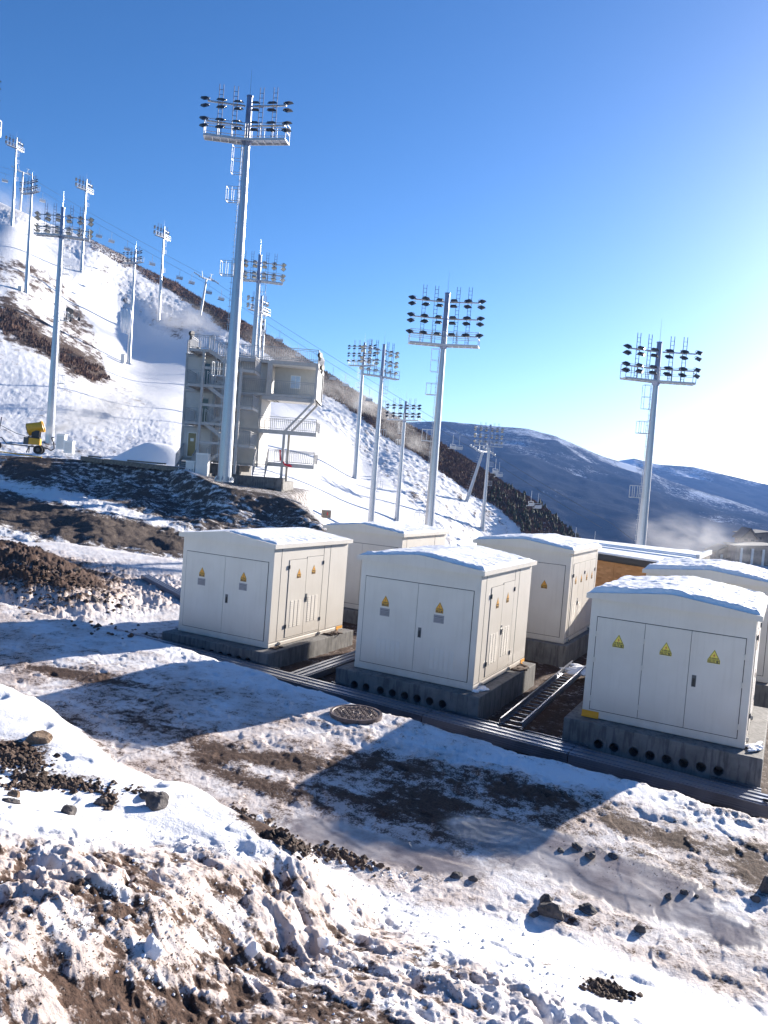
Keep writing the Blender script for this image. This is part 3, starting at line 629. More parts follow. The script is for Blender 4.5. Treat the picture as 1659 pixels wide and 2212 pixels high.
def cabinet(loc, W, D, H, label, front, side, name='transformer_cabinet', group='cream steel transformer cabinets'):
    """origin: front right bottom corner; body spans x -W..0, y 0..D"""
    root = empty(name, loc, 0, label, 'electrical cabinet', group)
    m = MB(); m.box(-W, 0, 0, D, 0, H); m.box(-W - .004, .004, -.004, D + .004, -.0, .09)
    body = m.build('body', M_CAB, root, bevel=.012)
    # gabled roof with a folded fascia
    ov = .085; x0, x1, y0, y1 = -W - ov, ov, -ov, D + ov; xm = -W / 2; he = .085; ap = .245
    m = MB()
    pr = [(x0, H - .005), (x1, H - .005), (x1, H + he), (xm + .12, H + ap - .008), (xm, H + ap), (xm - .12, H + ap - .008), (x0, H + he)]
    m.poly([(x, y0, z) for x, z in pr]); m.poly([(x, y1, z) for x, z in pr[::-1]])
    for i in range(len(pr)):
        a, b_ = pr[i], pr[(i + 1) % len(pr)]; m.poly([(a[0], y0, a[1]), (a[0], y1, a[1]), (b_[0], y1, b_[1]), (b_[0], y0, b_[1])])
    m.build('roof', M_CAB, root, bevel=.008)
    # front plane
    fr = empty('front_doors', (0, 0, 0)); fr.parent = root
    bpy.data.objects.remove(fr)
    zt = H - .33; zb = .155
    n = front['n']; xs = front.get('xs') or [-W + .13 + (W - .26) * i / n for i in range(n + 1)]
    for i in range(n):
        d = door(root, xs[i] + .004, xs[i + 1] - .004, zb, zt)
        for (sxx, szz, kd) in front['signs']:
            if xs[i] < sxx - W < xs[i + 1]: put_sign(d, sxx - W, szz, kd)
        for (sxx, szz) in front.get('plates', []):
            if xs[i] < sxx - W < xs[i + 1]:
                q_ = MB(); q_.box(sxx - W - .11, sxx - W + .11, -.0145, -.011, szz, szz + .16); q_.box(sxx - W - .09, sxx - W + .08, -.0155, -.0146, szz + .115, szz + .125, 1)
                for r_ in range(3): q_.box(sxx - W - .09, sxx - W + .09, -.0155, -.0146, szz + .03 + r_ * .026, szz + .036 + r_ * .026, 1)
                q_.build('name_plate', [M_PLATE, M_GREYPL], d)
        if front.get('handle') == i: handle(d, xs[i] + .10, front.get('hz', .95))
        if front.get('hinges'):
            xh = xs[i] - .0 if i < n - 1 else xs[i + 1]
            for zz in (.35, 1.05, zt - .3): hinge(d, xh, zz, M_CAB)
        if front.get('vents'): louvre(d, xs[i] + .35, xs[i + 1] - .3, .28, .70, 5, 15, y=-.0085)
    # right hand side: built in its own frame, turned so that local -Y is world +X
    if side:
        for dd_ in side['doors']:
            a, b_, tp, bt = dd_[:4]
            f = MB(); f.box(a - .009, b_ + .009, -.0035, 0, bt - .009, tp + .009, 1); f.box(a, b_, -.011, -.0036, bt, tp, 0)
            d = f.build('side_door', [M_CAB, M_SEAM], root); d.rotation_euler = (0, 0, rad(90)); d.location = (0.0, 0, 0)
            o_ = dd_[4]
            if 'sign' in o_: put_sign(d, (a + b_) / 2 + o_.get('sx', 0), o_['sign'], 'a')
            if 'handle' in o_: handle(d, (a + .05 if o_['handle'] > 0 else b_ - .05), abs(o_['handle']), True)
            if 'louvre' in o_: louvre(d, a + .12, b_ - .12, o_['louvre'], o_['louvre'] + .62, 3, 13)
            for (hx, hz) in o_.get('hinge', []): hinge(d, hx, hz, M_GREYPL)
        q_ = MB()
        for yy in side.get('seams', []): q_.box(0, .0035, yy - .004, yy + .004, .12, H - .03)
        q_.box(0, .004, .02, D - .02, .115, .121)
        q_.build('side_seams', M_SEAM, root)
        for yy in side.get('lugs', [.33, D - .55]):
            q_ = MB(); q_.tube((0, yy, .055), (.035, yy, .055), .045, .045, 14, True, 0); q_.tube((.03, yy, .055), (.041, yy, .055), .03, .03, 12, True, 1)
            q_.build('lifting_lug', [M_CAB, M_SEAM], root)
    return root

def snow_slab(loc, W, D, H, thick, label, seed, bare=0.0, group='snow lying on the cabinet roofs'):
    ov = .085; nx, ny = 130, 120
    u = np.linspace(-1, 1, nx)[None, :] + 0 * np.zeros((ny, 1)); v = np.linspace(0, 1, ny)[:, None] + 0 * u
    hw = W / 2 + ov - .012
    xe = hw * u; ye = -ov + .02 + (D + 2 * ov - .04) * v
    # ragged margins
    x = xe * (1 - .035 * np.abs(fbm(ye * 1.2, u * 0 + np.sign(u) * 2, 3, seed)) * np.abs(u) ** 6)
    y = ye + .06 * ss(.12, 0, v) * (.6 + fbm(xe * 2.2, v * 0, 4, seed + 2)) - .05 * ss(.88, 1, v)
    ax = np.abs(x); roofz = np.interp(ax, [0, .12, hw], [.245, .237, .092])
    n1 = fbm(x * 1.3, y * 1.3, 3, seed + 4); n2 = fbm(x * 5, y * 3, 4, seed + 5); rp = ridged(x * 2 + .5 * n2, y * 5, 3, seed + 6)
    e = np.minimum(np.minimum((1 - np.abs(u)) * 14, v * 30), (1 - v) * 20); e = ss(0, 1, e)
    t = thick * (.75 + .5 * n1 + .28 * n2 + .15 * rp)
    right = ss(.35, .95, u)
    t = t * (1 - .35 * right) + right * .02 * rp
    # wind scalloping on the front eave
    front = ss(.16, .02, v); t = t + front * .025 * ridged(x * 4, y * 6, 3, seed + 8)
    if bare > 0: t = t - bare * blob(u, v, [(-.75, .05, .45, .14, 0, .3), (-.2, .03, .3, .07, 0, .2)]) + bare * .0
    z = roofz + .004 + np.maximum(t, -.02) * e - .01 * (1 - e)
    Pt = np.stack([loc[0] - W / 2 + x, loc[1] + y, loc[2] + H + z], -1).reshape(-1, 3)
    return grid_mesh('roof_snow', Pt, nx, ny, M_SNOW, label=label, cat='snow', group=group)

def foundation(x0, x1, y0, y1, z0, z1, label, holes, name='concrete_plinth'):
    m = MB(); m.box(x0, x1, y0, y1, z0, z1)
    o = m.build(name, M_CON, None, bevel=.015, label=label, cat='plinth', group='concrete plinths under the cabinets')
    if holes:
        cut = MB()
        for hx, hz_ in holes: cut.tube((hx, y0 - .05, hz_), (hx, y0 + .35, hz_), .086, n=24)
        c = cut.build('cut', M_BLACK)
        b_ = o.modifiers.new('holes', 'BOOLEAN'); b_.operation = 'DIFFERENCE'; b_.object = c; b_.solver = 'EXACT'
        bpy.context.view_layer.update()
        me = bpy.data.meshes.new_from_object(o.evaluated_get(bpy.context.evaluated_depsgraph_get()))
        o.modifiers.clear(); o.data = me
        bpy.data.objects.remove(c)
        for hx, hz_ in holes:
            p = MB(); p.lathe((hx, y0 - .003, hz_), (0, 1, 0), [(0, .086), (0, .078), (.30, .078), (.30, .001)], 20)
            q_ = p.build('cable_duct', M_GREYPL, o)
    return o

H_ = 2.25
def std_side(D, H):
    return dict(doors=[(.62, 1.33, H - .30, .16, dict(sign=1.50, sx=.05, louvre=.38, hinge=[(.61, 1.78), (.61, .42)])),
                       (1.345, 2.05, H - .27, .16, dict(sign=1.55, sx=-.05, handle=1.0, louvre=.42, hinge=[(2.06, 1.80), (2.06, .42)]))], seams=[.30, 2.08, 2.38], lugs=[.40, D - 1.15])
fr2 = lambda W: dict(n=2, signs=[(.62, 1.36, 'a'), (1.82, 1.40, 'a')], plates=[(.62, 1.16), (1.82, 1.20)], handle=1)
CA = (-4.853, -.005, .456); CB = (0, -.02, .466); CC = (4.79, .026, .43); CE = (.224, 5.89, .505); CDD = (-4.637, 5.92, .487); CF = (5.0, 5.84, .40)
f = fr2(2.604); f['xs'] = [-2.604 + .13, -2.604 + 1.28, -.13]
cabinet(CA, 2.604, 3.23, 2.237, 'cream cabinet with two front doors at the left end of the front row', f, std_side(3.23, 2.237))
f = fr2(2.636); f['xs'] = [-2.636 + .13, -2.636 + 1.33, -.13]; f['vents'] = 1
cabinet(CB, 2.636, 3.26, 2.252, 'cream cabinet with two front doors and faint front vents, middle of the front row', f, std_side(3.26, 2.252))
cabinet(CC, 2.692, 3.12, 2.15, 'cream cabinet with three front doors and three bright yellow signs on its front', dict(n=3, xs=[-2.692 + .13, -2.692 + .96, -2.692 + 1.72, -.13], signs=[(.53, 1.33, 'b'), (1.33, 1.33, 'b'), (2.10, 1.33, 'b')], handle=2, hz=.98, hinges=1), std_side(3.12, 2.12))
E_side = dict(doors=[(.35 + .62 * i, .35 + .62 * i + .605, 2.05, .16, dict(sign=1.50, **({'handle': 1.0} if i == 1 else {}), **({'hinge': [(.35 + .62 * i, 1.75)]} if i in (0, 2) else {'hinge': [(.96 + .62 * i, 1.75)]} if i == 3 else {}), **({'louvre': .38} if i < 2 else {}))) for i in range(4)], seams=[.2, 2.95])
cabinet(CE, 2.6, 3.13, 2.346, 'cream cabinet with four narrow side doors each bearing an amber sign, behind the middle cabinet', dict(n=2, xs=[-2.47, -1.25, -.13], signs=[(.7, 1.38, 'a'), (1.96, 1.36, 'a')]), E_side)
cabinet(CDD, 2.56, 3.16, 2.287, 'cream cabinet behind the left one, only its upper corner and roof showing', dict(n=2, signs=[(.62, 1.36, 'a')]), dict(doors=[(.5, 1.3, 1.95, .16, {}), (1.32, 2.1, 1.95, .16, {})], seams=[.3, 2.3]))
cabinet(CF, 2.9, 3.12, 2.2, 'cream cabinet behind the three-door one, cut off by the right edge of the photo', dict(n=3, signs=[(2.3, 1.33, 'b')]), std_side(3.12, 2.16))
for i, (c_, W_, D_, HH, th, nm, br) in enumerate([(CA, 2.604, 3.23, 2.237, .022, 'thin patchy snow on the roof of the left front cabinet', .12), (CB, 2.636, 3.26, 2.252, .055, 'rippled snow on the roof of the middle front cabinet', .02),
        (CC, 2.692, 3.12, 2.15, .085, 'thick smooth snow on the roof of the three-door cabinet', 0), (CE, 2.6, 3.13, 2.346, .06, 'snow on the roof of the cabinet with four side doors', .02), (CDD, 2.56, 3.16, 2.287, .04, 'snow on the roof of the cabinet behind the left one', .05), (CF, 2.9, 3.12, 2.2, .09, 'thick snow on the roof of the cabinet at the right edge', 0)]):
    snow_slab(c_, W_, D_, HH, th, nm, 10 + i * 7, br)
hs = lambda x0, st, n, z, dz=0: [(x0 + st * i + (.06 if i > 1 else 0), z + dz * i) for i in range(n)]
foundation(-7.62, -4.58, -.36, 3.35, -.4, .45, 'concrete plinth with eight duct holes under the left front cabinet', hs(-6.95, .255, 8, .20))
foundation(-2.88, .26, -.34, 3.32, -.4, .458, 'concrete plinth with eight duct holes under the middle front cabinet', hs(-2.42, .27, 8, .19))
foundation(1.86, 5.08, -.30, 3.3, -.6, .42, 'concrete plinth with eight duct holes under the three-door cabinet', hs(2.50, .27, 8, .08))
foundation(-2.6, .36, 5.65, 9.2, -.8, .50, 'plain concrete plinth under the cabinet with four side doors', [])
foundation(-7.4, -4.5, 5.68, 9.2, -.8, .48, 'concrete plinth under the cabinet behind the left one', [])
foundation(1.9, 5.25, 5.6, 9.1, -.8, .39, 'concrete plinth under the cabinet at the right edge', [])
# orange tape marks and loose snow on the plinths
for i, (x0, x1, y0, y1, z0, z1, lb) in enumerate([(.005, .012, 2.95, 3.22, .49, .56, 'orange tape on the far foot of the middle front cabinet'), (-4.85, -4.842, 2.9, 3.2, .49, .56, 'orange tape on the far foot of the left front cabinet'), (2.10, 2.40, .008, .016, .455, .55, 'orange tape on the left foot of the three-door cabinet')]):
    MB().box(x0, x1, y0, y1, z0, z1).box(x0, x1 + (.03 if i < 2 else 0), y0 - (.03 if i == 2 else 0), y0 + .05, z0 - .02, z0).build('tape_mark', M_ORANGE, label=lb, cat='tape', group='orange tape marks')
def lump(c, r, n, seed, name, mat, sq=.5, **tg):
    rr = np.random.RandomState(seed); bm = bmesh.new()
    for k in range(n):
        m_ = Matrix.Translation((c[0] + rr.uniform(-1, 1) * r[0], c[1] + rr.uniform(-1, 1) * r[1], c[2] + rr.uniform(0, .3) * r[2])) @ Matrix.Rotation(rr.rand() * 6, 4, 'Z') @ Matrix.Diagonal((rr.uniform(.3, .8) * r[0], rr.uniform(.3, .8) * r[1], rr.uniform(.4, 1) * r[2] * sq + .01, 1))
        s_ = bmesh.ops.create_icosphere(bm, subdivisions=2, radius=1.0)
        bmesh.ops.transform(bm, matrix=m_, verts=s_['verts'])
        for v in s_['verts']: v.co += Vector(rr.uniform(-1, 1, 3)) * .14 * min(r)
    me = bpy.data.meshes.new(name); bm.to_mesh(me); bm.free(); me.materials.append(mat)
    o = bpy.data.objects.new(name, me); COL.objects.link(o); return tag(o, **tg)
lump((.07, .18, .47), (.10, .18, .05), 9, 1, 'loose_snow', M_SNOW, label='loose snow on the plinth at the near corner of the middle cabinet', cat='snow')
lump((4.92, .25, .44), (.10, .25, .06), 9, 2, 'loose_snow', M_SNOW, label='loose snow on the plinth at the right foot of the three-door cabinet', cat='snow')
lump((-4.78, .2, .46), (.08, .14, .03), 8, 3, 'soil_crumbs', M_SOIL, label='dark soil crumbs on the near corner of the left plinth', cat='soil')
lump((-4.72, 2.5, .46), (.08, .25, .04), 8, 4, 'soil_crumbs', M_SOIL, label='dark soil crumbs far along the left plinth', cat='soil')
lump((.12, 2.6, .46), (.10, .30, .04), 9, 5, 'soil_crumbs', M_SOIL, label='dark soil crumbs far along the middle plinth', cat='soil')
lump((.95, 4.9, .14), (.2, .45, .10), 12, 6, 'snow_heap', M_SNOW, label='crumbled snow heap on the tray beside the three-door cabinet', cat='snow')

# ------------------------------------------------------------------ cable trays
def tray(p0, p1, wd, z0, ht, cover, label, name='cable_tray', slope=(0, 0), ribs=3):
    a = Vector((p0[0], p0[1], z0)); b = Vector((p1[0], p1[1], z0 + (slope[1]))); a.z += slope[0]
    root = empty(name, a, math.atan2(b.y - a.y, b.x - a.x), label, 'cable tray', 'zinc cable trays')
    L = (Vector((b.x, b.y)) - Vector((a.x, a.y))).length; dz = b.z - a.z
    def bx(m, x0, x1, y0, y1, z0_, z1_, mi=0):
        f = lambda x: dz * x / L
        m.hexa([(x0, y0, z0_ + f(x0)), (x1, y0, z0_ + f(x1)), (x1, y1, z0_ + f(x1)), (x0, y1, z0_ + f(x0)), (x0, y0, z1_ + f(x0)), (x1, y0, z1_ + f(x1)), (x1, y1, z1_ + f(x1)), (x0, y1, z1_ + f(x0))], mi)
    for s_ in (-1, 1):
        m = MB(); y = s_ * wd / 2
        bx(m, 0, L, y - .002, y + .002, 0, ht); bx(m, 0, L, min(y, y - s_ * .03), max(y, y - s_ * .03), ht, ht + .004); bx(m, 0, L, min(y, y - s_ * .03), max(y, y - s_ * .03), -.004, 0)
        for zz in (.28, .5, .72): bx(m, 0, L, min(y, y + s_ * .012), max(y, y + s_ * .012), ht * zz - .006, ht * zz + .006)
        m.build('side_rail', M_TRAY, root)
    if cover:
        m = MB(); y = -wd / 2 - .004; yy = wd / 2 + .004
        bx(m, 0, L, y, yy, ht + .006, ht + .010)
        for k in range(3):
            c_ = y + (yy - y) * (k + .5) / 3; bx(m, 0, L, c_ - .03, c_ + .03, ht + .010, ht + .026)
        bx(m, 0, L, y - .003, y, ht - .05, ht + .012)
        m.build('cover', M_TRAY, root)
    else:
        n = int(L / .28)
        for k in range(n + 1):
            m = MB(); x = .05 + (L - .1) * k / max(n, 1); bx(m, x - .015, x + .015, -wd / 2 + .003, wd / 2 - .003, .012, .032); m.build('rung', M_TRAY, root)
    return root
yz = lambda x: -0.0237 * (x + 2)
segs = [(-8.75, -6.0), (-5.985, -3.2), (-3.185, -.5), (-.485, 2.2), (2.215, 5.25)]
lbs = ['covered zinc tray length at the left end of the run below the left cabinet', 'covered zinc tray length below the gap between left and middle cabinets', 'covered zinc tray length below the middle cabinet, behind the manhole', 'covered zinc tray length in front of the open ladder tray', 'covered zinc tray length below the three-door cabinet']
for (a_, b_), l_ in zip(segs, lbs):
    yy0 = -.86 - (a_ + 8) * .012; yy1 = -.86 - (b_ + 8) * .012
    tray((a_, yy0), (b_, yy1), .52, 0, .17, True, l_, slope=(yz(a_) + .02, yz(b_) + .02), ribs=3)
for (a_, b_, l_) in [(-7.3, -4.2, 'short uncovered tray rail against the left plinth'), (-2.9, -2.45, 'tray stub at the left foot of the middle plinth'), (-.45, .72, 'short tray along the right half of the middle plinth'), (1.2, 2.35, 'short tray at the left foot of the three-door plinth'), (4.35, 5.1, 'short tray at the right foot of the three-door plinth')]:
    tray((a_, -.50), (b_, -.50), .15, 0, .13, False, l_, slope=(yz(a_) + .03, yz(b_) + .03))
tray((.98, -.56), (.80, 5.4), .42, 0, .13, False, 'open ladder tray running back between middle and three-door cabinets', slope=(.11, .09))
tray((-3.68, -.56), (-3.75, 5.4), .42, 0, .13, True, 'covered tray running back between the left and middle cabinets', slope=(.06, .06))
tray((-19.0, -1.05), (-11.75, .12), .5, .12, .17, True, 'covered tray at the far left below the dark spoil mound', slope=(.1, .0))
tray((-11.7, .06), (-9.6, -.72), .45, .1, .17, True, 'tray elbow turning down at the foot of the spoil mound', slope=(0, -.06))
tray((-14.6, 6.2), (-8.9, 3.3), .3, .0, .12, True, 'tray running back to the left of the left cabinet', slope=(.25, .1))
m = MB(); pts = [Vector((-4.55 + .45 * math.cos(t), -.55 + .12 * math.sin(t), .12)) for t in np.linspace(0, 9, 30)]; m.path(pts, .022, 6)
m.build('black_cable', M_BLACK, label='coiled black cable at the near corner of the left plinth', cat='cable')
m = MB(); m.path([Vector(p) for p in [(5.15, -1.1, .05), (5.3, -1.3, .12), (5.4, -1.6, .3), (5.5, -1.9, .4), (5.8, -2.1, .38)]], .025, 6)
m.build('black_cable', M_BLACK, label='black cable leaving the right end of the tray run', cat='cable')

# ------------------------------------------------------------------ manhole
mh = near_hit(769, 1545); R0 = .385
m = MB(); m.lathe((0, 0, 0), (0, 0, 1), [(-.05, R0 + .02), (.018, R0 + .02), (.018, R0 - .02), (.008, R0 - .03)], 48)
cover = m.build('manhole_cover', M_IRON, None, smooth=False, label='round cast iron manhole cover lying in the snow at the terrace edge', cat='manhole cover')
cover.location = (mh[0], mh[1], mh[2] + .03)
m = MB(); m.lathe((0, 0, 0), (0, 0, 1), [(.008, R0 - .03), (.008, .001)], 48)
st = .052
for i in range(-8, 9):
    for j in range(-8, 9):
        x, y = i * st, j * st; r = math.hypot(x, y)
        if r > R0 - .055 or r < .07 or abs(r - .235) < .018: continue
        if (i + j) % 2: m.box(x - .022, x + .022, y - .007, y + .007, .007, .019)
        else: m.box(x - .007, x + .007, y - .022, y + .022, .007, .019)
m.lathe((0, 0, 0), (0, 0, 1), [(.008, .065), (.02, .06), (.02, .045), (.012, .04), (.012, .001)], 24)
m.lathe((0, 0, 0), (0, 0, 1), [(.008, .245), (.018, .24), (.018, .23), (.008, .225)], 40)
m.build('tread_pattern', M_IRON, cover)

# ------------------------------------------------------------------ board shed behind
ZR = 2.42
q0, q1, q2, q3 = [Vector(hitz(*p, ZR)) for p in [(1195, 1181), (1472, 1224), (1534, 1198), (1230, 1163)]]
sh = empty('board_shed', (q0.x, q0.y, 0), 0, 'long low shed with strand board wall and snowy flat roof behind the cabinets', 'shed')
L0 = Vector((q0.x, q0.y, 0))
m = MB(); up = Vector((0, 0, .16))
m.hexa([p - L0 - up for p in (q0, q1, q2, q3)] + [p - L0 for p in (q0, q1, q2, q3)])
m.build('roof', M_BLACK, sh)
m = MB(); c_ = (q0 + q1 + q2 + q3) / 4
ins = [c_ + (p - c_) * .985 for p in (q0, q1, q2, q3)]
g = []
m.hexa([p - L0 + Vector((0, 0, .002)) for p in ins] + [p - L0 + Vector((0, 0, .07)) for p in ins])
for fr_ in (.33, .5, .62):
    m.beam(ins[0].lerp(ins[3], fr_) - L0 + Vector((0, 0, .085)), ins[1].lerp(ins[2], fr_) - L0 + Vector((0, 0, .085)), .10, .05)
m.build('roof_sheet', M_SNOW, sh, bevel=.02)
m = MB(); d_ = (q1 - q0).normalized(); nrm = Vector((-d_.y, d_.x, 0))
w0 = q0 - L0 + nrm * .35; w1 = q1 - L0 + nrm * .35 - d_ * .3
for zz in (): pass
def wall(m, a, b, th, z0, z1, mi=0):
    d = (b - a).normalized(); n_ = Vector((-d.y, d.x, 0)) * th
    A = Vector((a.x, a.y, 0)); B = Vector((b.x, b.y, 0))
    m.hexa([A + Vector((0, 0, z0)), B + Vector((0, 0, z0)), B + n_ + Vector((0, 0, z0)), A + n_ + Vector((0, 0, z0)), A + Vector((0, 0, z1)), B + Vector((0, 0, z1)), B + n_ + Vector((0, 0, z1)), A + n_ + Vector((0, 0, z1))], mi)
n_p = 4
for k in range(n_p):
    a_ = w0.lerp(w1, k / n_p); b_ = w0.lerp(w1, (k + 1) / n_p) - d_ * .012; wall(m, a_, b_, .03, -1.5, ZR - .25)
m.build('wall_panel', M_OSB, sh)
m = MB(); wall(m, w0 + nrm * .02 - d_ * .01, w1 + nrm * .02, .1, -1.5, ZR - .165); wall(m, w1 + nrm * .12, (q2 - L0) - d_ * .3, .06, -1.5, ZR - .17)
m.build('frame', M_BLACK, sh)
m = MB(); m.beam(q1.lerp(q2, .5) - L0 + Vector((0, 0, .1)), q2 - L0 + Vector((0, 0, .1)), .12, .16); m.build('gutter_end', M_GALVD, sh)
vh = hitz(1468, 1196, 1.9); vv = Vector(at(1467, 1190, 40))
van = empty('white_vehicle', vv - Vector((0, 0, 1.5)), .47, 'white roof of a parked vehicle just showing above the shed roof', 'vehicle')
m = MB(); m.hexa([(-1.1, -.8, 0), (1.1, -.8, 0), (1.1, .8, 0), (-1.1, .8, 0), (-.95, -.7, 1.5), (.8, -.7, 1.58), (.8, .7, 1.58), (-.95, .7, 1.5)]); m.build('body', M_WHITE, van, bevel=.15)
# ------------------------------------------------------------------ floodlight masts
PH = 27.0
def lamp_mesh():
    """lamp hung from a short yoke; beam towards +Y, origin at the arm"""
    m = MB()
    m.hexa([(-.26, .08, -.07), (.26, .08, -.07), (.26, .48, -.07), (-.26, .48, -.07), (-.20, .10, .02), (.20, .10, .02), (.20, .46, .02), (-.20, .46, .02)], 0)
    m.poly([(-.22, .12, -.075), (-.22, .44, -.075), (.22, .44, -.075), (.22, .12, -.075)], 1)
    for k in range(5): y = .14 + k * .07; m.box(-.18, .18, y, y + .02, .02, .06, 0)
    for s in (-1, 1): m.beam((s * .25, .26, -.03), (s * .14, 0, 0), .03, .03, 2)
    m.beam((-.14, 0, 0), (.14, 0, 0), .03, .03, 2)
    return m
_l = lamp_mesh().build('floodlight', [M_LAMP, M_GLASSL, M_GALVD]); LAMPME = _l.data; bpy.data.objects.remove(_l)
def make_mast(rows, nl, label, far=False):
    root = empty('floodlight_mast', (0, 0, 0), 0, label, 'floodlight mast', 'floodlight masts around the ski slope')
    head = 3.05 if rows == 2 else 4.3
    zp = PH - head
    m = MB()
    cuts = [0, 7.2, 7.25, 14.4, 14.45, 21.2, 21.25, zp]; R = lambda z: .50 - (.50 - .215) * z / zp
    for a, b in zip(cuts[:-1:2], cuts[1::2]): m.tube((0, 0, a), (0, 0, b), R(a), R(b), 16, True)
    for a in (7.2, 14.4, 21.2): m.tube((0, 0, a), (0, 0, a + .05), R(a) + .012, R(a) + .012, 16)
    m.tube((0, 0, 0), (0, 0, .12), .68, .68, 16)
    for k in range(8): a = k * .785; m.beam((math.cos(a) * .5, math.sin(a) * .5, .35), (math.cos(a) * .64, math.sin(a) * .64, .1), .03, .2)
    m.build('pole', M_GALV, root, smooth=False)
    m = MB(); m.tube((0, 0, zp), (0, 0, PH), .235, .20, 12); m.tube((0, 0, PH), (0, 0, PH + .08), .24, .24, 12); m.tube((0, 0, zp - .35), (0, 0, zp), .22, .40, 12)
    m.build('head_column', M_LAMP_POLE, root)
    MB().tube((0, 0, PH + .05), (0, 0, PH + 1.9), .018, .006, 5).build('lightning_rod', M_GALV, root)
    # platform: two wings bent slightly forward (towards +Y)
    pl = MB(); rl = MB(); Lw = 2.95; bend = rad(9)
    for s in (-1, 1):
        dx, dy = math.cos(bend) * s, math.sin(bend)
        nx, ny = -dy * s, dx * s
        def P(u, v, z): return (dx * u + nx * v, dy * u + ny * v, zp + z)
        for v in (-.42, .42): pl.beam(P(.0, v, -.02), P(Lw, v, -.02), .06, .16)
        for k in range(6): pl.beam(P(.2 + k * (Lw - .2) / 5, -.40, -.06), P(.2 + k * (Lw - .2) / 5, .40, -.06), .07, .07)
        for k in range(9): pl.beam(P(.05, -.36 + k * .09, .02), P(Lw - .03, -.36 + k * .09, .02), .05, .015)
        for v in (-.42, .42):
            for hh in (.55, 1.08): rl.beam(P(0.0, v, hh), P(Lw, v, hh), .035, .035)
            for k in range(4): u = .15 + k * (Lw - .15) / 3; rl.beam(P(u, v, .05), P(u, v, 1.08), .045, .045)
        for hh in (.55, 1.08): rl.beam(P(Lw, -.42, hh), P(Lw, .42, hh), .035, .035)
        for k in range(2):
            u = .95 + k * 1.0
            f = MB(); tp = head + .55 - .0
            for du in (-.14, .14): f.beam(P(u + du, .18, .03), P(u + du, .18, tp), .045, .035)
            for j in range(int(tp / .33)): f.beam(P(u - .14, .18, .25 + j * .33), P(u + .14, .18, .25 + j * .33), .025, .025)
            f.build('ladder_frame', M_LAMP_FR, root)
    po = pl.build('platform', M_GALVD, root); rl.build('railing', M_GALVD, po)
    # crossarms with fanned floodlights
    zr = [head - .75, .95] if rows == 2 else [head - .75, head - 2.15, .75]
    for ri, zz in enumerate(zr):
        m = MB(); pts = []
        for s in (-1, 1):
            e = (s * 2.75, .62 + .1, zp + zz); m.beam((s * .2, .28, zp + zz), e, .10, .10); 
        arm = m.build('crossarm', M_GALVD, root)
        k_n = nl
        for k in range(k_n):
            t = -1 + 2 * k / (k_n - 1); x = t * 2.65; y = .28 + abs(t) * .42 + .06
            for up in ((1, -1) if not (ri == len(zr) - 1 and rows == 3) else (1,)):
                o = bpy.data.objects.new('floodlight', LAMPME); COL.objects.link(o); o.parent = root; o.scale = (1.12, 1.12, 1.12)
                o.location = (x, y, zp + zz + up * .22)
                o.rotation_euler = (rad(-22 if up > 0 else 18) , rad(-t * 30), rad(-t * 48)) if up > 0 else (rad(-30), rad(-t * 26), rad(-t * 48))
    # climbing ladder, cage, rest platforms on the -X side
    m = MB(); 
    z = 1.5
    while z < zp - .3:
        r = R(z); m.beam((r, 0, z), (r + .22, 0, z), .025, .025); z += .42
    m.beam((.6, 0, 1.5), (.32, 0, zp - .2), .03, .03)
    m.build('climbing_rungs', M_GALVD, root)
    m = MB(); zc = zp - .35
    for (x, y) in ((.30, -.25), (.30, .25), (.95, -.25), (.95, .25)): m.beam((x, y, zc - 1.9), (x, y, zc), .03, .03)
    for z in (zc - 1.9, zc - .95, zc):
        for a, b in (((.3, -.25), (.95, -.25)), ((.95, -.25), (.95, .25)), ((.95, .25), (.3, .25))): m.beam((*a, z), (*b, z), .03, .03)
    m.build('ladder_cage', M_GALVD, root)
    for zc in (14.6 if True else 0, 7.5, zp - 4.2):
        m = MB(); r = R(zc)
        for y in (-.3, .3):
            m.beam((r, y * .6, zc), (r + .9, y, zc), .05, .05); m.beam((r, y, zc + .95), (r + .9, y, zc + .95), .03, .03)
            for x in (r + .1, r + .5, r + .9): m.beam((x, y, zc), (x, y, zc + .95), .03, .03)
        m.beam((r + .9, -.3, zc), (r + .9, .3, zc), .05, .05); m.beam((r + .9, -.3, zc + .95), (r + .9, .3, zc + .95), .03, .03)
        m.build('rest_platform', M_GALVD, root)
    return root
M_LAMP_POLE = galv('blue_grey_column', (.20, .25, .38), .4, .5); M_LAMP_FR = simple('blue_ladder_paint', (.03, .05, .12), .6, 0, spec=.2)
CY = math.atan2(.4626, .88321)     # camera yaw
def axis_deg(px, toward=0): return CY + math.radians(toward)
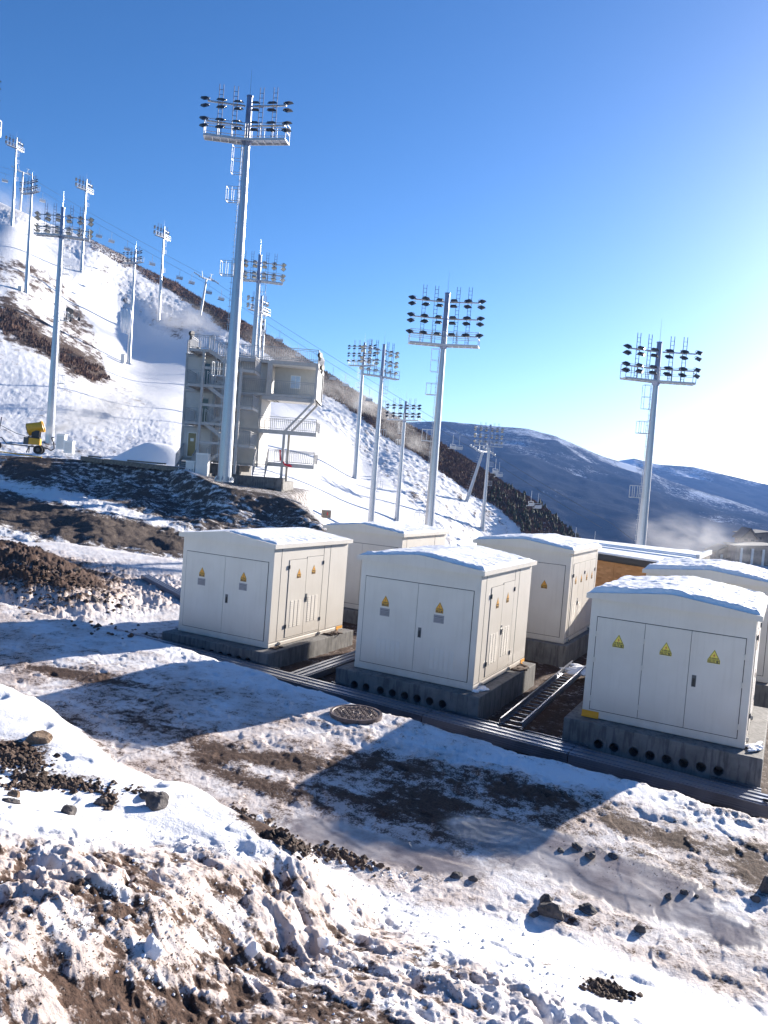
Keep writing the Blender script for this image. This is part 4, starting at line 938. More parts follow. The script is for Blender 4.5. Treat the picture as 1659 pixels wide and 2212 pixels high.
# (image x, image y of pole top, distance, rows, turn of the beam direction, label)
MASTS = [
 (540, 210, 55.0, 2, 180 - 2, 'tallest-looking galvanised mast standing in front of the stair building'),
 (967, 635, 66.0, 3, 180 - 4, 'mast with three lamp rows standing behind the middle cabinets'),
 (1425, 741, 62.5, 2, 180 + 4, 'mast standing alone at the right against the far mountains'),
 (830, 745, 107., 3, 35, 'pale mast with three lamp rows just right of the stair building'),
 (788, 741, 150., 3, 150, 'faint mast half hidden behind the three-row mast next to the building'),
 (877, 868, 131., 2, 155, 'short-looking dark-lamped mast between two taller three-row masts'),
 (1060, 918, 161., 3, 10, 'distant mast beside the leaning lift tower at the foot of the brown ridge'),
 (562, 552, 96.0, 2, 5, 'mast whose head shows just right of the big mast, above the building roof'),
 (566, 640, 150., 2, 60, 'small mast head low behind the one above the building roof'),
 (572, 690, 190., 2, 110, 'smallest mast head showing just above the roof railing'),
 (136, 450, 88.0, 2, 8, 'mast near the yellow snow gun, lamps facing the camera'),
 (70, 388, 180., 2, 150, 'mast at the far left with a cabinet at its foot, left of the near one'),
 (36, 298, 237., 2, 65, 'mast highest on the slope at the left edge'),
 (187, 388, 223., 2, 65, 'mast on the upper piste right behind the near left mast'),
 (293, 540, 184., 2, 150, 'mast with a curtain of ice and snow hanging on its pole'),
 (355, 490, 221., 2, 65, 'mast standing in snow mist between the iced mast and the lift tower'),
 (-74, 165, 60.0, 3, 178, 'mast mostly outside the left edge, only lamp tips showing'),
]
protos = {}
mast_pos = []
for (x, y, d, rows, turn, lb) in MASTS:
    p = at(x, y, d)
    if rows not in protos: protos[rows] = o = make_mast(rows, 6, lb)
    else: o = copy_tree(protos[rows])
    o['label'] = lb; o.location = (p[0], p[1], p[2] - PH)
    o.rotation_euler = (0, 0, CY + rad(turn))
    mast_pos.append((x, y, d, o))
# the ladders of the nearest masts face left in the picture
# ice on the pole of one mast
p = at(276, 695, 183.4); mi = MB(); rr = np.random.RandomState(8)
for k in range(26):
    a = rr.uniform(-.4, 1.2); L_ = rr.uniform(1.5, 6.5) * (1 - .3 * abs(a)); x0 = -a * 1.6
    top = Vector(p) + Vector((x0 * .88, x0 * .46, rr.uniform(1.0, 2.8))); mi.tube(top, top - Vector((rr.uniform(-.2, .2), 0, L_)), rr.uniform(.15, .4), .03, 6)
mi.build('ice_curtain', M_SNOW, smooth=True, label='ragged curtain of frozen spray hanging on a mast pole', cat='ice')
for (x, y, d, h, lb) in [(44, 628, 180, 1.9, 'small pale control box at the foot of the far left mast'), (266, 775, 182, 2.1, 'pale control box beside the iced mast'), (133, 955, 85, 1.6, 'pale control box at the foot of the mast by the snow gun'), (150, 966, 84, 1.3, 'lower pale box right of the one behind the snow gun')]:
    b = at(x, y, d); o = empty('control_box', (b[0], b[1], b[2] - h / 2), CY, lb, 'control box', 'pale control boxes by the masts')
    MB().box(-.45, .45, -.35, .35, 0, h).build('body', M_WHITE, o, bevel=.03); MB().box(-.5, .5, -.4, .4, h, h + .06).build('lid', M_WHITE, o); MB().box(-.36, .36, -.362, -.352, .15, h - .15).build('door', M_BLDW, o)

# ------------------------------------------------------------------ chairlift
def lift_tower(x, yb, yt, d, lean, lb):
    b = Vector(at(x, yb, d)); t = Vector(at(x + lean, yt, d)); root = empty('lift_tower', b, 0, lb, 'lift tower', 'chairlift towers')
    h = t - b; ax = h.normalized(); side = Vector((math.cos(CY), math.sin(CY), 0))
    MB().tube((0, 0, -1), h, .42, .26, 12).build('tube_column', M_GALVD, root)
    m = MB(); dirr = Vector((M3[2][0], M3[2][1], 0)).normalized()
    arm = (side * .55 + dirr * .8).normalized()
    m.beam(h - arm * 2.9, h + arm * 2.9, .25, .3); m.build('crossarm', M_GALVD, root)
    m = MB()
    for s in (-1, 1):
        c = h + arm * 2.9 * s; al = (side - Vector((0, 0, .55))).normalized()
        m.beam(c - al * 1.8 + Vector((0, 0, .1)), c + al * 1.8 + Vector((0, 0, .1)), .12, .2)
        for k in range(6): q_ = c + al * (-1.5 + k * .6) + Vector((0, 0, .3)); m.tube(q_ - arm * .06, q_ + arm * .06, .2, n=10)
    m.build('sheave_train', M_GALVD, root)
    m = MB()
    for s in (-1, 1): m.beam(h + arm * 1.5 * s, h + arm * 1.9 * s + Vector((0, 0, 1.8)), .1, .1)
    m.beam(h + arm * 1.2 + Vector((0, 0, 1.7)), h + arm * 2.6 + Vector((0, 0, 1.8)), .08, .08)
    m.build('lifting_frame', M_GALVD, root)
    m = MB()
    for k in range(int(h.length / .5)):
        q_ = h * (k * .5 / h.length); m.beam(q_ - side * .45, q_ - side * .8, .05, .05)
    m.build('rungs', M_GALVD, root)
    return t
lift_tower(430, 692, 602, 232, 16, 'leaning lift tower on the skyline ridge left of the building')
lift_tower(1005, 1084, 975, 171, 38, 'strongly leaning lift tower at the right foot of the brown ridge')
lift_tower(42, 470, 372, 285, 8, 'lift tower behind the highest mast at the left edge')
def rope(pts, r, lb):
    m = MB(); P_ = [Vector(at(*p)) for p in pts]; out = []
    for a, b in zip(P_[:-1], P_[1:]):
        n = 8; L_ = (b - a).length
        for k in range(n): t = k / n; q_ = a.lerp(b, t); q_.z -= 4 * t * (1 - t) * L_ * .006; out.append(q_)
    out.append(P_[-1]); m.path(out, r, 4); m.build('lift_rope', M_GREYPL, label=lb, cat='rope', group='chairlift ropes')
rope([(-60, 340, 300), (50, 374, 285), (446, 597, 232), (1043, 966, 171), (1320, 1130, 150), (1400, 1190, 148)], .035, 'upper lift rope sagging down over the ridge')
rope([(-60, 352, 305), (44, 385, 290), (438, 608, 237), (1034, 977, 176), (1300, 1140, 155)], .035, 'lower lift rope running beside the upper one')
ch = [(11, 387), (92, 430), (214, 506), (241, 517), (275, 534), (329, 566), (388, 596), (414, 606), (451, 627), (478, 641), (604, 730), (644, 762), (719, 812), (746, 826), (797, 858), (978, 960), (992, 962), (1070, 1013), (1078, 1020), (1147, 1083), (1162, 1088), (1243, 1163), (1284, 1172)]
CHME = None
for i, (x, y) in enumerate(ch):
    d = float(np.interp(x, [0, 446, 1043, 1300], [290, 232, 171, 152])); p = at(x, y, d)
    if CHME is None:
        m = MB(); m.beam((0, 0, 0), (0, 0, 2.2), .07, .07); m.beam((-1.0, 0, 0), (1.0, 0, 0), .08, .08)
        for s in (-1, 1): m.beam((s, 0, 0), (s, -.1, -.9), .07, .07)
        m.box(-1.0, 1.0, -.1, .5, -1.0, -.9); m.hexa([(-1, -.2, -.95), (1, -.2, -.95), (1, -.1, -.95), (-1, -.1, -.95), (-1, -.3, -.3), (1, -.3, -.3), (1, -.22, -.3), (-1, -.22, -.3)])
        o = m.build('lift_chair', M_GALVD); CHME = o.data
    else:
        o = bpy.data.objects.new('lift_chair', CHME); COL.objects.link(o)
    o.location = p; o.rotation_euler = (0, 0, CY + rad(50 if i % 2 else 40)); tag(o, 'empty chair hanging from the lift rope above the ridge', 'lift chair', 'chairs hanging from the chairlift')

# ------------------------------------------------------------------ fan snow guns
def snow_gun(loc, rz, lb, s=1.0, pale=False):
    root = empty('snow_gun', loc, rz, lb, 'snow gun'); root.scale = (s, s, s); Y_ = M_WOODB if pale else M_PLY
    up = Vector((.94, 0, .34)); c = Vector((-.15, 0, 2.15))
    m = MB(); m.lathe(c, up, [(-.62, .50), (-.60, .56), (-.2, .50), (.35, .44), (.62, .50), (.66, .47), (.62, .44), (.2, .40), (-.6, .46)], 24)
    b = m.build('barrel', Y_, root, smooth=True)
    m = MB(); m.lathe(c, up, [(-.64, .53), (-.66, .50), (-.60, .10), (-.60, .001)], 24)
    for k in range(10): a = k * .628; m.beam(c - up * .66, c - up * .66 + Vector((0, math.cos(a), math.sin(a))) * .5, .02, .02)
    m.lathe(c, up, [(.56, .42), (.58, .30), (.60, .001)], 20); m.build('fan_grille', M_BLACK, b)
    m = MB(); m.box(-.55, .35, -.38, .38, .75, 1.30); m.build('motor_box', Y_, root, bevel=.04)
    MB().box(-.95, -.56, -.36, .36, .72, 1.32).build('control_panel', M_GREYPL, root, bevel=.02)
    m = MB(); m.box(-.35, .25, -.42, -.32, 1.3, 1.95); m.box(-.35, .25, .32, .42, 1.3, 1.95); m.box(-.6, .3, -.42, .42, 1.32, 1.42); m.build('yoke', M_BLACK, root)
    m = MB(); m.box(-2.3, .9, -.06, .06, .52, .62); m.beam((-2.3, 0, .57), (-2.7, 0, 1.05), .08, .08); m.beam((-2.7, 0, 1.05), (-3.0, 0, 1.05), .08, .08); m.beam((-3.0, 0, 1.05), (-3.05, 0, .3), .08, .08); m.beam((-3.02, 0, .6), (-2.85, 0, 2.75), .07, .07)
    m.box(.2, .35, -.55, .55, .32, .42); m.beam((-.6, -.5, .05), (-.5, 0, .6), .08, .08); m.beam((-.6, .5, .05), (-.5, 0, .6), .08, .08)
    m.path([Vector((.9, 0, .57)), Vector((1.2, .1, .4)), Vector((1.45, .1, .6)), Vector((1.35, .1, 1.1)), Vector((1.15, .1, 1.5)), Vector((1.35, .1, 1.55))], .06)
    m.build('chassis', M_GREYPL, root)
    for (x, y) in ((.28, -.58), (.28, .58), (-3.0, -.12)):
        m = MB(); m.lathe((x, y - .09, .36), (0, 1, 0), [(0, .16), (0, .34), (.03, .37), (.15, .37), (.18, .34), (.18, .16)], 20, 0); m.lathe((x, y - .085, .36), (0, 1, 0), [(0, .001), (0, .17), (.17, .17), (.17, .001)], 16, 1); m.build('wheel', [M_TYRE, M_GREYPL], root)
    return root
def emb_pt(x, y):
    return CP + (1 / float(wM(np.array([float(x)]), np.array([float(y)]))[0])) * (M3.T @ np.array([(x - 829.5) / FS, (y - 1106) / FS, 1.0]))
p = at(76, 980, 66.5); g = snow_gun(p, CY + rad(12), 'yellow fan snow gun on wheels blowing snow at the edge of the ledge')
g.rotation_euler = (0, rad(2), CY + rad(14))
p = at(148, 694, 150); snow_gun(p, CY + rad(150), 'distant sand-coloured snow gun half way up the left hillside', .95, True)
# hose behind the gun
m = MB(); m.path([Vector(at(*q_)) for q_ in [(-80, 892, 80), (0, 918, 74), (35, 936, 68), (66, 945, 67)]], .03); m.build('hose', M_GREYPL, label='grey supply hose rising to the left from the yellow snow gun', cat='hose')
m = MB(); m.path([Vector(at(*q_)) for q_ in [(-60, 969, 66), (10, 977, 65), (90, 988, 64.6)]], .05); m.build('hose', M_PLY, label='yellow hose lying along the ledge below the snow gun', cat='hose')
# planks and kerb along the ledge
for (x0, y0, x1, y1, d0, d1, lb) in [(178, 990, 225, 997, 63.6, 63.2, 'short stack of dark planks on the ledge edge'), (228, 996, 395, 1015, 63, 60.6, 'long dark timber lying along the ledge towards the building')]:
    a = Vector(at(x0, y0, d0)); b = Vector(at(x1, y1, d1)); m = MB(); m.beam(a, b, .5, .35); m.beam(a.lerp(b, .3) + Vector((0, 0, .25)), a.lerp(b, .75) + Vector((.1, .1, .3)), .3, .12); m.build('plank_stack', M_WOODB, label=lb, cat='planks')
# snow pile behind the ledge
u_, v_ = np.meshgrid(np.linspace(-1, 1, 60), np.linspace(-1, 1, 60)); c = at(338, 1003, 75); r_ = np.hypot(u_, v_)
hh = 2.6 * ss(1.0, .1, r_) * (1 + .1 * pnoise(u_ * 2, v_ * 2, 3)); rt = np.array([.8858, .464]); fw2 = fw[:2]
Pp = np.stack([c[0] + u_ * 6.2 * rt[0] + v_ * 5 * fw2[0], c[1] + u_ * 6.2 * rt[1] + v_ * 5 * fw2[1], c[2] - .6 + hh], -1)
grid_mesh('snow_pile', Pp.reshape(-1, 3), 60, 60, M_SNOW, label='big smooth heap of machine-made snow left of the building', cat='snow pile')
# village far right
def house(x, y, d, wd, dp, h, rh, lb, cols=0, ang=0):
    b = at(x, y, d); root = empty('stone_house', (b[0], b[1], b[2]), CY + rad(ang), lb, 'house', 'stone houses in the valley')
    m = MB(); m.box(-wd / 2, wd / 2, 0, dp, -8, h); 
    m.poly([(-wd / 2, 0, h), (wd / 2, 0, h), (0, 0, h + rh)]); m.poly([(wd / 2, dp, h), (-wd / 2, dp, h), (0, dp, h + rh)])
    m.build('wall', M_HOUSE, root)
    m = MB()
    for s in (-1, 1): m.beam((s * (wd / 2 + .5), dp / 2, h - .3 * 1), (0, dp / 2, h + rh + .15), dp + 1, .3, up=(0, 1, 0)) if False else m.hexa([(s * (wd / 2 + .6), -.5, h - .4), (0, -.5, h + rh), (0, dp + .5, h + rh), (s * (wd / 2 + .6), dp + .5, h - .4), (s * (wd / 2 + .6), -.5, h - .1), (0, -.5, h + rh + .35), (0, dp + .5, h + rh + .35), (s * (wd / 2 + .6), dp + .5, h - .1)])
    m.build('roof', M_ROOF, root)
    for k in range(cols):
        xx = -wd / 2 + (k + .5) * wd / cols; MB().box(xx - .22, xx + .22, -.5, -.1, -8, h * .7).build('pillar', M_BLDW, root)
    for k in range(max(2, cols)):
        xx = -wd / 2 + (k + .5) * wd / max(2, cols); MB().box(xx - .4 + .8 * 0, xx + .4, -.03, 0, h * .3, h * .62).build('window', M_DKGL, root)
M_HOUSE = simple('stone_wall', (.20, .17, .15), .85, var=.35, scale=1.2); M_ROOF = simple('slate_roof', (.07, .07, .075), .7, var=.3)
house(1618, 1172, 190, 3.2, 4, 1.2, 2.0, 'small gabled stone house with a dark pointed roof at the right edge')
house(1664, 1174, 200, 11, 8, 2.2, .5, 'long dark stone building behind the pointed roof house', 0)
house(1672, 1200, 175, 16, 10, 1.6, .3, 'stone arcade with pale pillars below the dark building', 7, -12)
house(1568, 1212, 185, 5, 5, 2.2, 1.2, 'low stone hut fading into the snow mist', 2)
b_ = at(705, 1106, 80); o = empty('crate', (b_[0], b_[1], b_[2] - .6), CY + .3, 'small dark crate with a red mark on the snow right of the embankment', 'crate')
MB().box(-.42, .42, -.4, .4, 0, .8).build('crate_body', M_WOODB, o, bevel=.02); MB().box(.0, .07, -.42, -.402, .3, .6).build('red_stripe', M_REDC, o); MB().box(-.45, .45, -.43, .43, .8, .86).build('crate_lid', M_SNOW, o)
# ------------------------------------------------------------------ stair building (local: x right, y away, z up; metres)
bb = Vector(at(387, 1003.5, 65.0))
B = empty('stair_building', bb, CY, 'grey prefabricated three-storey building with outside stairs and cantilevered top floor', 'building')
FL = [.35, 3.30, 6.22, 9.10]; DP = 6.0
m = MB()
for f in range(3):
    z0, z1 = FL[f], FL[f + 1]
    m.box(0.06, 2.50, .04, DP - .04, z0 + .18, z1 - .18); m.box(2.50, 6.30 if f < 2 else 6.80, .9, DP - .04, z0 + .18, z1 - .18)
    for k in range(12): pass
m.build('wall_panels', M_BLD, B)
m = MB()
for f in range(3):
    z0, z1 = FL[f], FL[f + 1]; xr = 6.3 if f < 2 else 6.80
    for (a, b_) in ((z0, z0 + .2), (z1 - .2, z1 - .02)):
        m.box(0, 2.56, 0, .16, a, b_); m.box(2.56, xr, .86, 1.0, a, b_); m.box(xr - .16, xr + .02, 1.0, DP, a, b_)
    for (x, y) in ((0, 0), (2.4, 0), (xr - .16, .84), (4.3, .85)): m.box(x, x + .17, y - .012, y + .17, z0, z1 - .02)
    m.box(xr - .16, xr + .02, DP - .15, DP, z0, z1)
m.build('steel_frame', M_BLD2, B)
MB().box(-.05, 6.85, -.03, DP, 9.09, 9.17).build('roof_deck', M_BLD2, B)
# cantilevered top module
x0, x1 = 6.95, 10.9; z0, z1 = FL[2], FL[3]
m = MB()
for zz in (z0, z1 - .22):
    m.box(x0, x1, 0, .18, zz, zz + .22); m.box(x0, x1, DP - .18, DP, zz, zz + .22); m.box(x1 - .18, x1, .18, DP - .18, zz, zz + .22); m.box(x0, x0 + .18, .18, DP - .18, zz, zz + .22)
for (x, y) in ((x0, -.012), (x1 - .19, -.012), (x1 - .19, DP - .19), (6.74, -.012)): m.box(x, x + .2, y, y + .2, z0, z1)
m.box(3.0, 6.94, 0, .16, z0, z0 + .2); m.box(3.0, 6.94, 0, .16, z1 - .2, z1)
m.box(x0 - .5, x1, -.05, .0, z0 - .32, z0 - .02)
m.build('balcony_frame', M_BLD2, B)
m = MB(); m.box(x0 + .18, x1 - .18, 1.6, 1.72, z0 + .22, z1 - .22); m.build('balcony_wall', M_BALW, B) if False else None
MB().box(x0 + .18, x1 - .2, 1.6, 1.72, z0 + .22, z1 - .22).build('balcony_wall', simple('balcony_panel', (.52, .50, .45), .6, var=.06), B)
m = MB(); m.box(x0 + .18, x1 - .18, .18, DP - .18, z0 + .02, z0 + .1)
for k in range(13): m.box(x0 + .2 + k * .29, x0 + .215 + k * .29, .05, DP - .2, z0 - .012, z0 + .02)
m.box(6.3, x1 - .02, .05, DP - .1, z0 - .0, z0 + .018); m.build('soffit', M_BLDW, B)
m = MB(); m.box(x0 + .18, x1 - .2, .1, 1.6, z1 - .3, z1 - .24); m.box(x1 - .18, x1 - .12, 1.6, DP - .2, z0 + .2, z1 - .2); m.build('ceiling_panel', M_BLDW, B)
MB().box(x0, x1, -.02, DP, z1, z1 + .07).build('upper_deck', M_BLD2, B)
for k in range(3): MB().box(7.6 + k * 1.2, 7.85 + k * 1.2, .8, 1.0, z0 - .05, z0 - .02).build('ceiling_lamp', M_GREYPL, B)
# window
w_ = MB(); w_.box(8.50, 9.35, 1.555, 1.598, 7.12, 8.22); wn = w_.build('window', M_WHITE, B)
MB().box(8.56, 8.90, 1.545, 1.554, 7.18, 8.16).box(8.95, 9.29, 1.545, 1.554, 7.18, 8.16).build('pane', simple('bright_pane', (.55, .66, .78), .1), wn)
# ground door with stairs, doors on upper floors
def bdoor(x, y, z, h=2.1, w=.75):
    f = MB().box(x - .07, x + w + .07, y - .03, y, z, z + h + .07).build('door', M_WHITE, B)
    MB().box(x, x + w, y - .05, y - .031, z + .05, z + h).build('pane', simple('amber_door_glass', (.16, .12, .05), .15), f)
    return f
dd0 = bdoor(.62, 0, .72, 1.95, .62); MB().box(.80, 1.08, -.056, -.051, 2.0, 2.25).build('notice', M_WHITE, dd0)
for (x, z) in ((1.65, 3.55), (1.65, 6.45)): f = MB().box(x - .3, x + .45, -.03, 0, z, z + 2.1).build('door', M_BLD2, B); MB().box(x - .25, x + .4, -.045, -.031, z + .1, z + 2.0).build('pane', M_DKGL, f)
def rail(m, pts, h=1.08, gap=.14, r=.045):
    for a, b in zip(pts[:-1], pts[1:]):
        a = Vector(a); b = Vector(b); L_ = (b - a).length; up = Vector((0, 0, h))
        m.beam(a + up, b + up, .055, .045); m.beam(a + Vector((0, 0, .12)), b + Vector((0, 0, .12)), .035, .03); m.beam(a + Vector((0, 0, h - .13)), b + Vector((0, 0, h - .13)), .03, .03)
        for p_ in (a, b): m.beam(p_, p_ + up, .05, .05)
        n = max(1, int(L_ / (gap * 1.15)))
        for k in range(1, n): q_ = a.lerp(b, k / n); m.beam(q_ + Vector((0, 0, .12)), q_ + Vector((0, 0, h - .13)), .028, .028)
def R_(name, pts, **k): m = MB(); rail(m, pts, **k); return m.build(name, M_RAIL, B)
zr = 9.17
R_('roof_railing', [(2.6, .05, zr), (10.85, .05, zr), (10.85, DP - .05, zr), (.05, DP - .05, zr), (.05, .1, zr), (1.1, .1, zr)], gap=.16)
R_('balcony_railing', [(7.15, .1, z0 + .22), (10.7, .1, z0 + .22)]); R_('balcony_railing', [(4.4, .1, z0 + .22), (6.7, .1, z0 + .22)])
# stair tower in front
yF, yB = -2.9, -.05
lv = [(1.95, 'R'), (3.48, 'L'), (4.95, 'R'), (6.45, 'L'), (7.85, 'R'), (9.2, 'L')]
for i, (z, s_) in enumerate(lv):
    m = MB()
    if s_ == 'L':
        xa, xb = .95, 2.5; m.box(xa, xb, yF, yB, z - .09, z); m.box(xa, xb, yF - .03, yF + .06, z - .2, z + .012); m.box(xa - .03, xa + .06, yF + .06, yB, z - .2, z + .012)
        if i < 5: rp = [(2.3, yF, z), (xa, yF, z), (xa, yB, z)]
        else: rp = [(2.9, yF, z), (xa, yF, z), (xa, yB - .1, z)]
    else:
        xa, xb = 4.75, 6.2; m.box(xa, xb, yF, yB, z - .09, z); m.box(xa, xb, yF - .03, yF + .06, z - .2, z + .012); m.box(xb - .06, xb + .03, yF + .06, yB, z - .2, z + .012)
        rp = [(xa - .4, yF, z), (xb, yF, z), (xb, yB, z)]
    o = m.build('landing', M_BLD2, B); m = MB(); rail(m, rp); m.build('landing_railing', M_RAIL, o)
# horizontal edge beams and flights
prev = (.45, 'L')
for i, (z, s_) in enumerate(lv):
    za = prev[0]; y = -.75 if prev[1] == 'L' else -2.2
    xa, xb = (2.5, 4.75) if prev[1] == 'L' else (4.75, 2.5)
    if i == 0: xa = 2.5
    m = MB()
    for yy in (y - .6, y + .6): m.beam((xa, yy, za - .05), (xb, yy, z - .05), .07, .26)
    n = 8
    for k in range(n): t = (k + .5) / n; xx = xa + (xb - xa) * t; zz = za + (z - za) * t; m.box(xx - .14, xx + .14, y - .57, y + .57, zz - .01, zz + .03)
    fl = m.build('stair_flight', M_BLD2, B)
    m = MB(); rail(m, [(xa, y - .63, za), (xb, y - .63, z)], gap=.17); m.build('stair_railing', M_RAIL, fl)
    prev = (z, s_)
m = MB()
for x in (2.05, 5.05): m.box(x, x + .2, yF - .08, yF + .12, -.4, 9.1 if x < 3 else 8.0)
for z in (2.0, 3.5, 4.95, 6.45, 7.85): m.box(2.25, 5.05, yF - .04, yF + .06, z - .18, z + .02)
for z in (3.48, 6.45): m.box(2.1, 2.2, yF + .1, yB, z - .18, z - .1)
m.build('stair_post', M_BLD2, B)
# walkways on the right with posts and braces
for (z, xa, xb) in ((3.45, 6.35, 11.15), (.78, 7.35, 11.15)):
    m = MB(); m.box(xa, xb, -.3, DP * .55, z - .1, z); m.box(xa, xb, -.34, -.2, z - .32, z + .012); m.box(xb - .12, xb + .02, -.2, DP * .55, z - .32, z + .012)
    o = m.build('walkway', M_BLD2, B)
    m = MB(); rail(m, [(xa, -.28, z), (xb - .05, -.28, z), (xb - .05, DP * .55, z), (xa, DP * .55, z)]); m.build('walkway_railing', M_RAIL, o)
for y in (-.25, DP * .52):
    m = MB(); m.box(8.42, 8.62, y - .1, y + .1, -2.4, 3.45); m.beam((8.55, y, 3.4), (10.72, y, 5.95), .17, .17); m.beam((10.72, y, 5.9), (10.72, y, 6.22), .18, .18)
    m.build('support_post', M_BLD2, B)
m = MB()
for k in range(5):
    zz = -.35 + k * .22; m.box(6.35, 7.35, -1.5 + k * .22, -1.2 + k * .22, zz, zz + .05)
m.beam((6.35, -1.6, -.4), (6.35, -.3, .75), .06, .24); m.beam((7.35, -1.6, -.4), (7.35, -.3, .75), .06, .24)
o = m.build('entrance_steps', M_BLD2, B); m = MB(); rail(m, [(6.35, -1.6, -.35), (6.35, -.3, .78)]); rail(m, [(7.35, -1.6, -.35), (7.35, -.3, .78)]); m.build('steps_railing', M_RAIL, o)
m = MB()
for k in range(6): zz = -.2 + k * .16; m.box(.3, 1.6, -2.2 + k * .36, -1.85 + k * .36, zz, zz + .04)
m.beam((.3, -2.3, -.3), (.3, -.05, .7), .06, .2); m.beam((1.6, -2.3, -.3), (1.6, -.05, .7), .06, .2)
o = m.build('entrance_steps', M_BLD2, B); m = MB(); rail(m, [(.3, -2.3, -.25), (.3, -.05, .72)]); rail(m, [(1.6, -2.3, -.25), (1.6, -.05, .72)]); m.build('steps_railing', M_RAIL, o)
# plinth
m = MB(); m.box(2.2, 8.9, -1.6, -1.2, -1.35, -.45); m.box(4.9, 8.9, -1.2, DP, -1.5, -.75); m.box(8.3, 8.85, -1.75, -.2, -3.6, -.45); m.box(7.4, 8.3, -1.0, 0, -3.2, -.75); m.box(0, 5, 0, DP, -1.5, .33)
m.box(2.2, 3.3, -3.1, -1.7, -1.3, -.5)
m.build('concrete_base', M_CON, B)
m = MB(); m.box(4.55, 5.4, -3.3, -2.4, -1.35, -.62); 
m.build('concrete_block', M_CON, B)
# floodlights on the corners, roof boxes
for (x, y, z) in ((1.05, -2.75, 10.35), (10.98, .1, 9.85), (11.18, .5, 8.9)):
    m = MB(); m.tube((x - .12, y, z), (x + .1, y - .12, z), .19, .22, 14); m.box(x - .07, x + .07, y - .05, y + .05, z - .45, z - .15); m.build('spotlight', M_BLACK, B)
MB().box(.45, 1.15, -.5, -.1, 9.2, 9.65).build('roof_unit', M_BLACK, B, bevel=.03)
# things around the building
def w2(x, y, z): return B.matrix_basis @ Vector((x, y, z)) if False else Vector((bb.x + math.cos(CY) * x - math.sin(CY) * y, bb.y + math.sin(CY) * x + math.cos(CY) * y, bb.z + z))
for (x, y, z, wd, h, lb) in ((1.55, -4.0, -.85, .68, 1.2, 'low white cabinet with a small warning mark in front of the stair building'), (2.35, -4.2, -.85, .95, 1.85, 'tall white cabinet beside the low one in front of the stair building')):
    o = empty('electrical_box', w2(x, y, z), CY, lb, 'electrical box'); MB().box(0, wd, 0, .8, 0, h).build('body', M_WHITE, o, bevel=.02); MB().box(-.03, wd + .03, -.03, .83, h, h + .05).build('lid', M_WHITE, o)
    MB().box(.05, wd - .05, -.012, -.001, .1, h - .08).build('door', M_BLDW, o)
    if h < 1.5: MB().poly([(.25, -.014, .45), (.42, -.014, .45), (.335, -.014, .6)]).box(.5, .56, -.02, -.013, .42, .62).build('warning_mark', M_GREYPL, o)
m = MB(); P_ = w2(8.32, -.45, .55)
m.beam(w2(8.3, -.4, 1.85), w2(8.38, -.42, .95), .16, .05); m.beam(w2(8.62, -.42, .9), w2(8.8, -.42, .62), .2, .08); m.beam(w2(8.8, -.42, .68), w2(9.35, -.42, .55), .14, .14); m.beam(w2(9.1, -.45, .72), w2(9.25, -.42, .6), .2, .1)
m.build('red_cloth', M_REDC, label='red cloth caught on the lower walkway railing of the building', cat='cloth')
# ------------------------------------------------------------------ rocks and clods on the bank and terrace
def rock(px_, py_, wpx, hpx, mat, lb, grp, seed, name='rock', flat=.7):
    p = near_hit(px_, py_); d = float((p - CP) @ M3[2]); sx_r = wpx / 2 / FS * d; sz = hpx / 2 / FS * d * 1.1
    bm = bmesh.new(); bmesh.ops.create_icosphere(bm, subdivisions=3, radius=1.0); rr = np.random.RandomState(seed)
    co = np.array([v.co for v in bm.verts]); o1 = rr.uniform(0, 50, 3)
    k = 1 + .38 * pnoise(co[:, 0] * 1.3 + o1[0], co[:, 1] * 1.3 + co[:, 2] * 1.1 + o1[1], seed) + .14 * pnoise(co[:, 0] * 3.5 + co[:, 2] * 3 + o1[2], co[:, 1] * 3.5, seed + 1)
    # a few flat fracture planes
    for _ in range(7):
        n_ = rr.normal(size=3); n_ /= np.linalg.norm(n_); dd_ = co @ n_ * k; lim = rr.uniform(.55, .85); k = np.where(dd_ > lim, k * lim / np.maximum(dd_, 1e-6), k)
    for v, kk in zip(bm.verts, k): v.co = v.co * float(kk)
    bmesh.ops.transform(bm, matrix=Matrix.Diagonal((sx_r, sx_r * rr.uniform(.7, 1), max(sz, sx_r * .35), 1)), verts=bm.verts)
    me = bpy.data.meshes.new(name); bm.to_mesh(me); bm.free(); me.materials.append(mat)
    o = bpy.data.objects.new(name, me); COL.objects.link(o); o.location = (p[0], p[1], p[2] + sz * .15); o.rotation_euler = (rr.uniform(-.3, .3), rr.uniform(-.3, .3), CY + rr.uniform(-.3, .3))
    return tag(o, lb, 'rock', grp)
G = 'rocks on the bank and terrace'
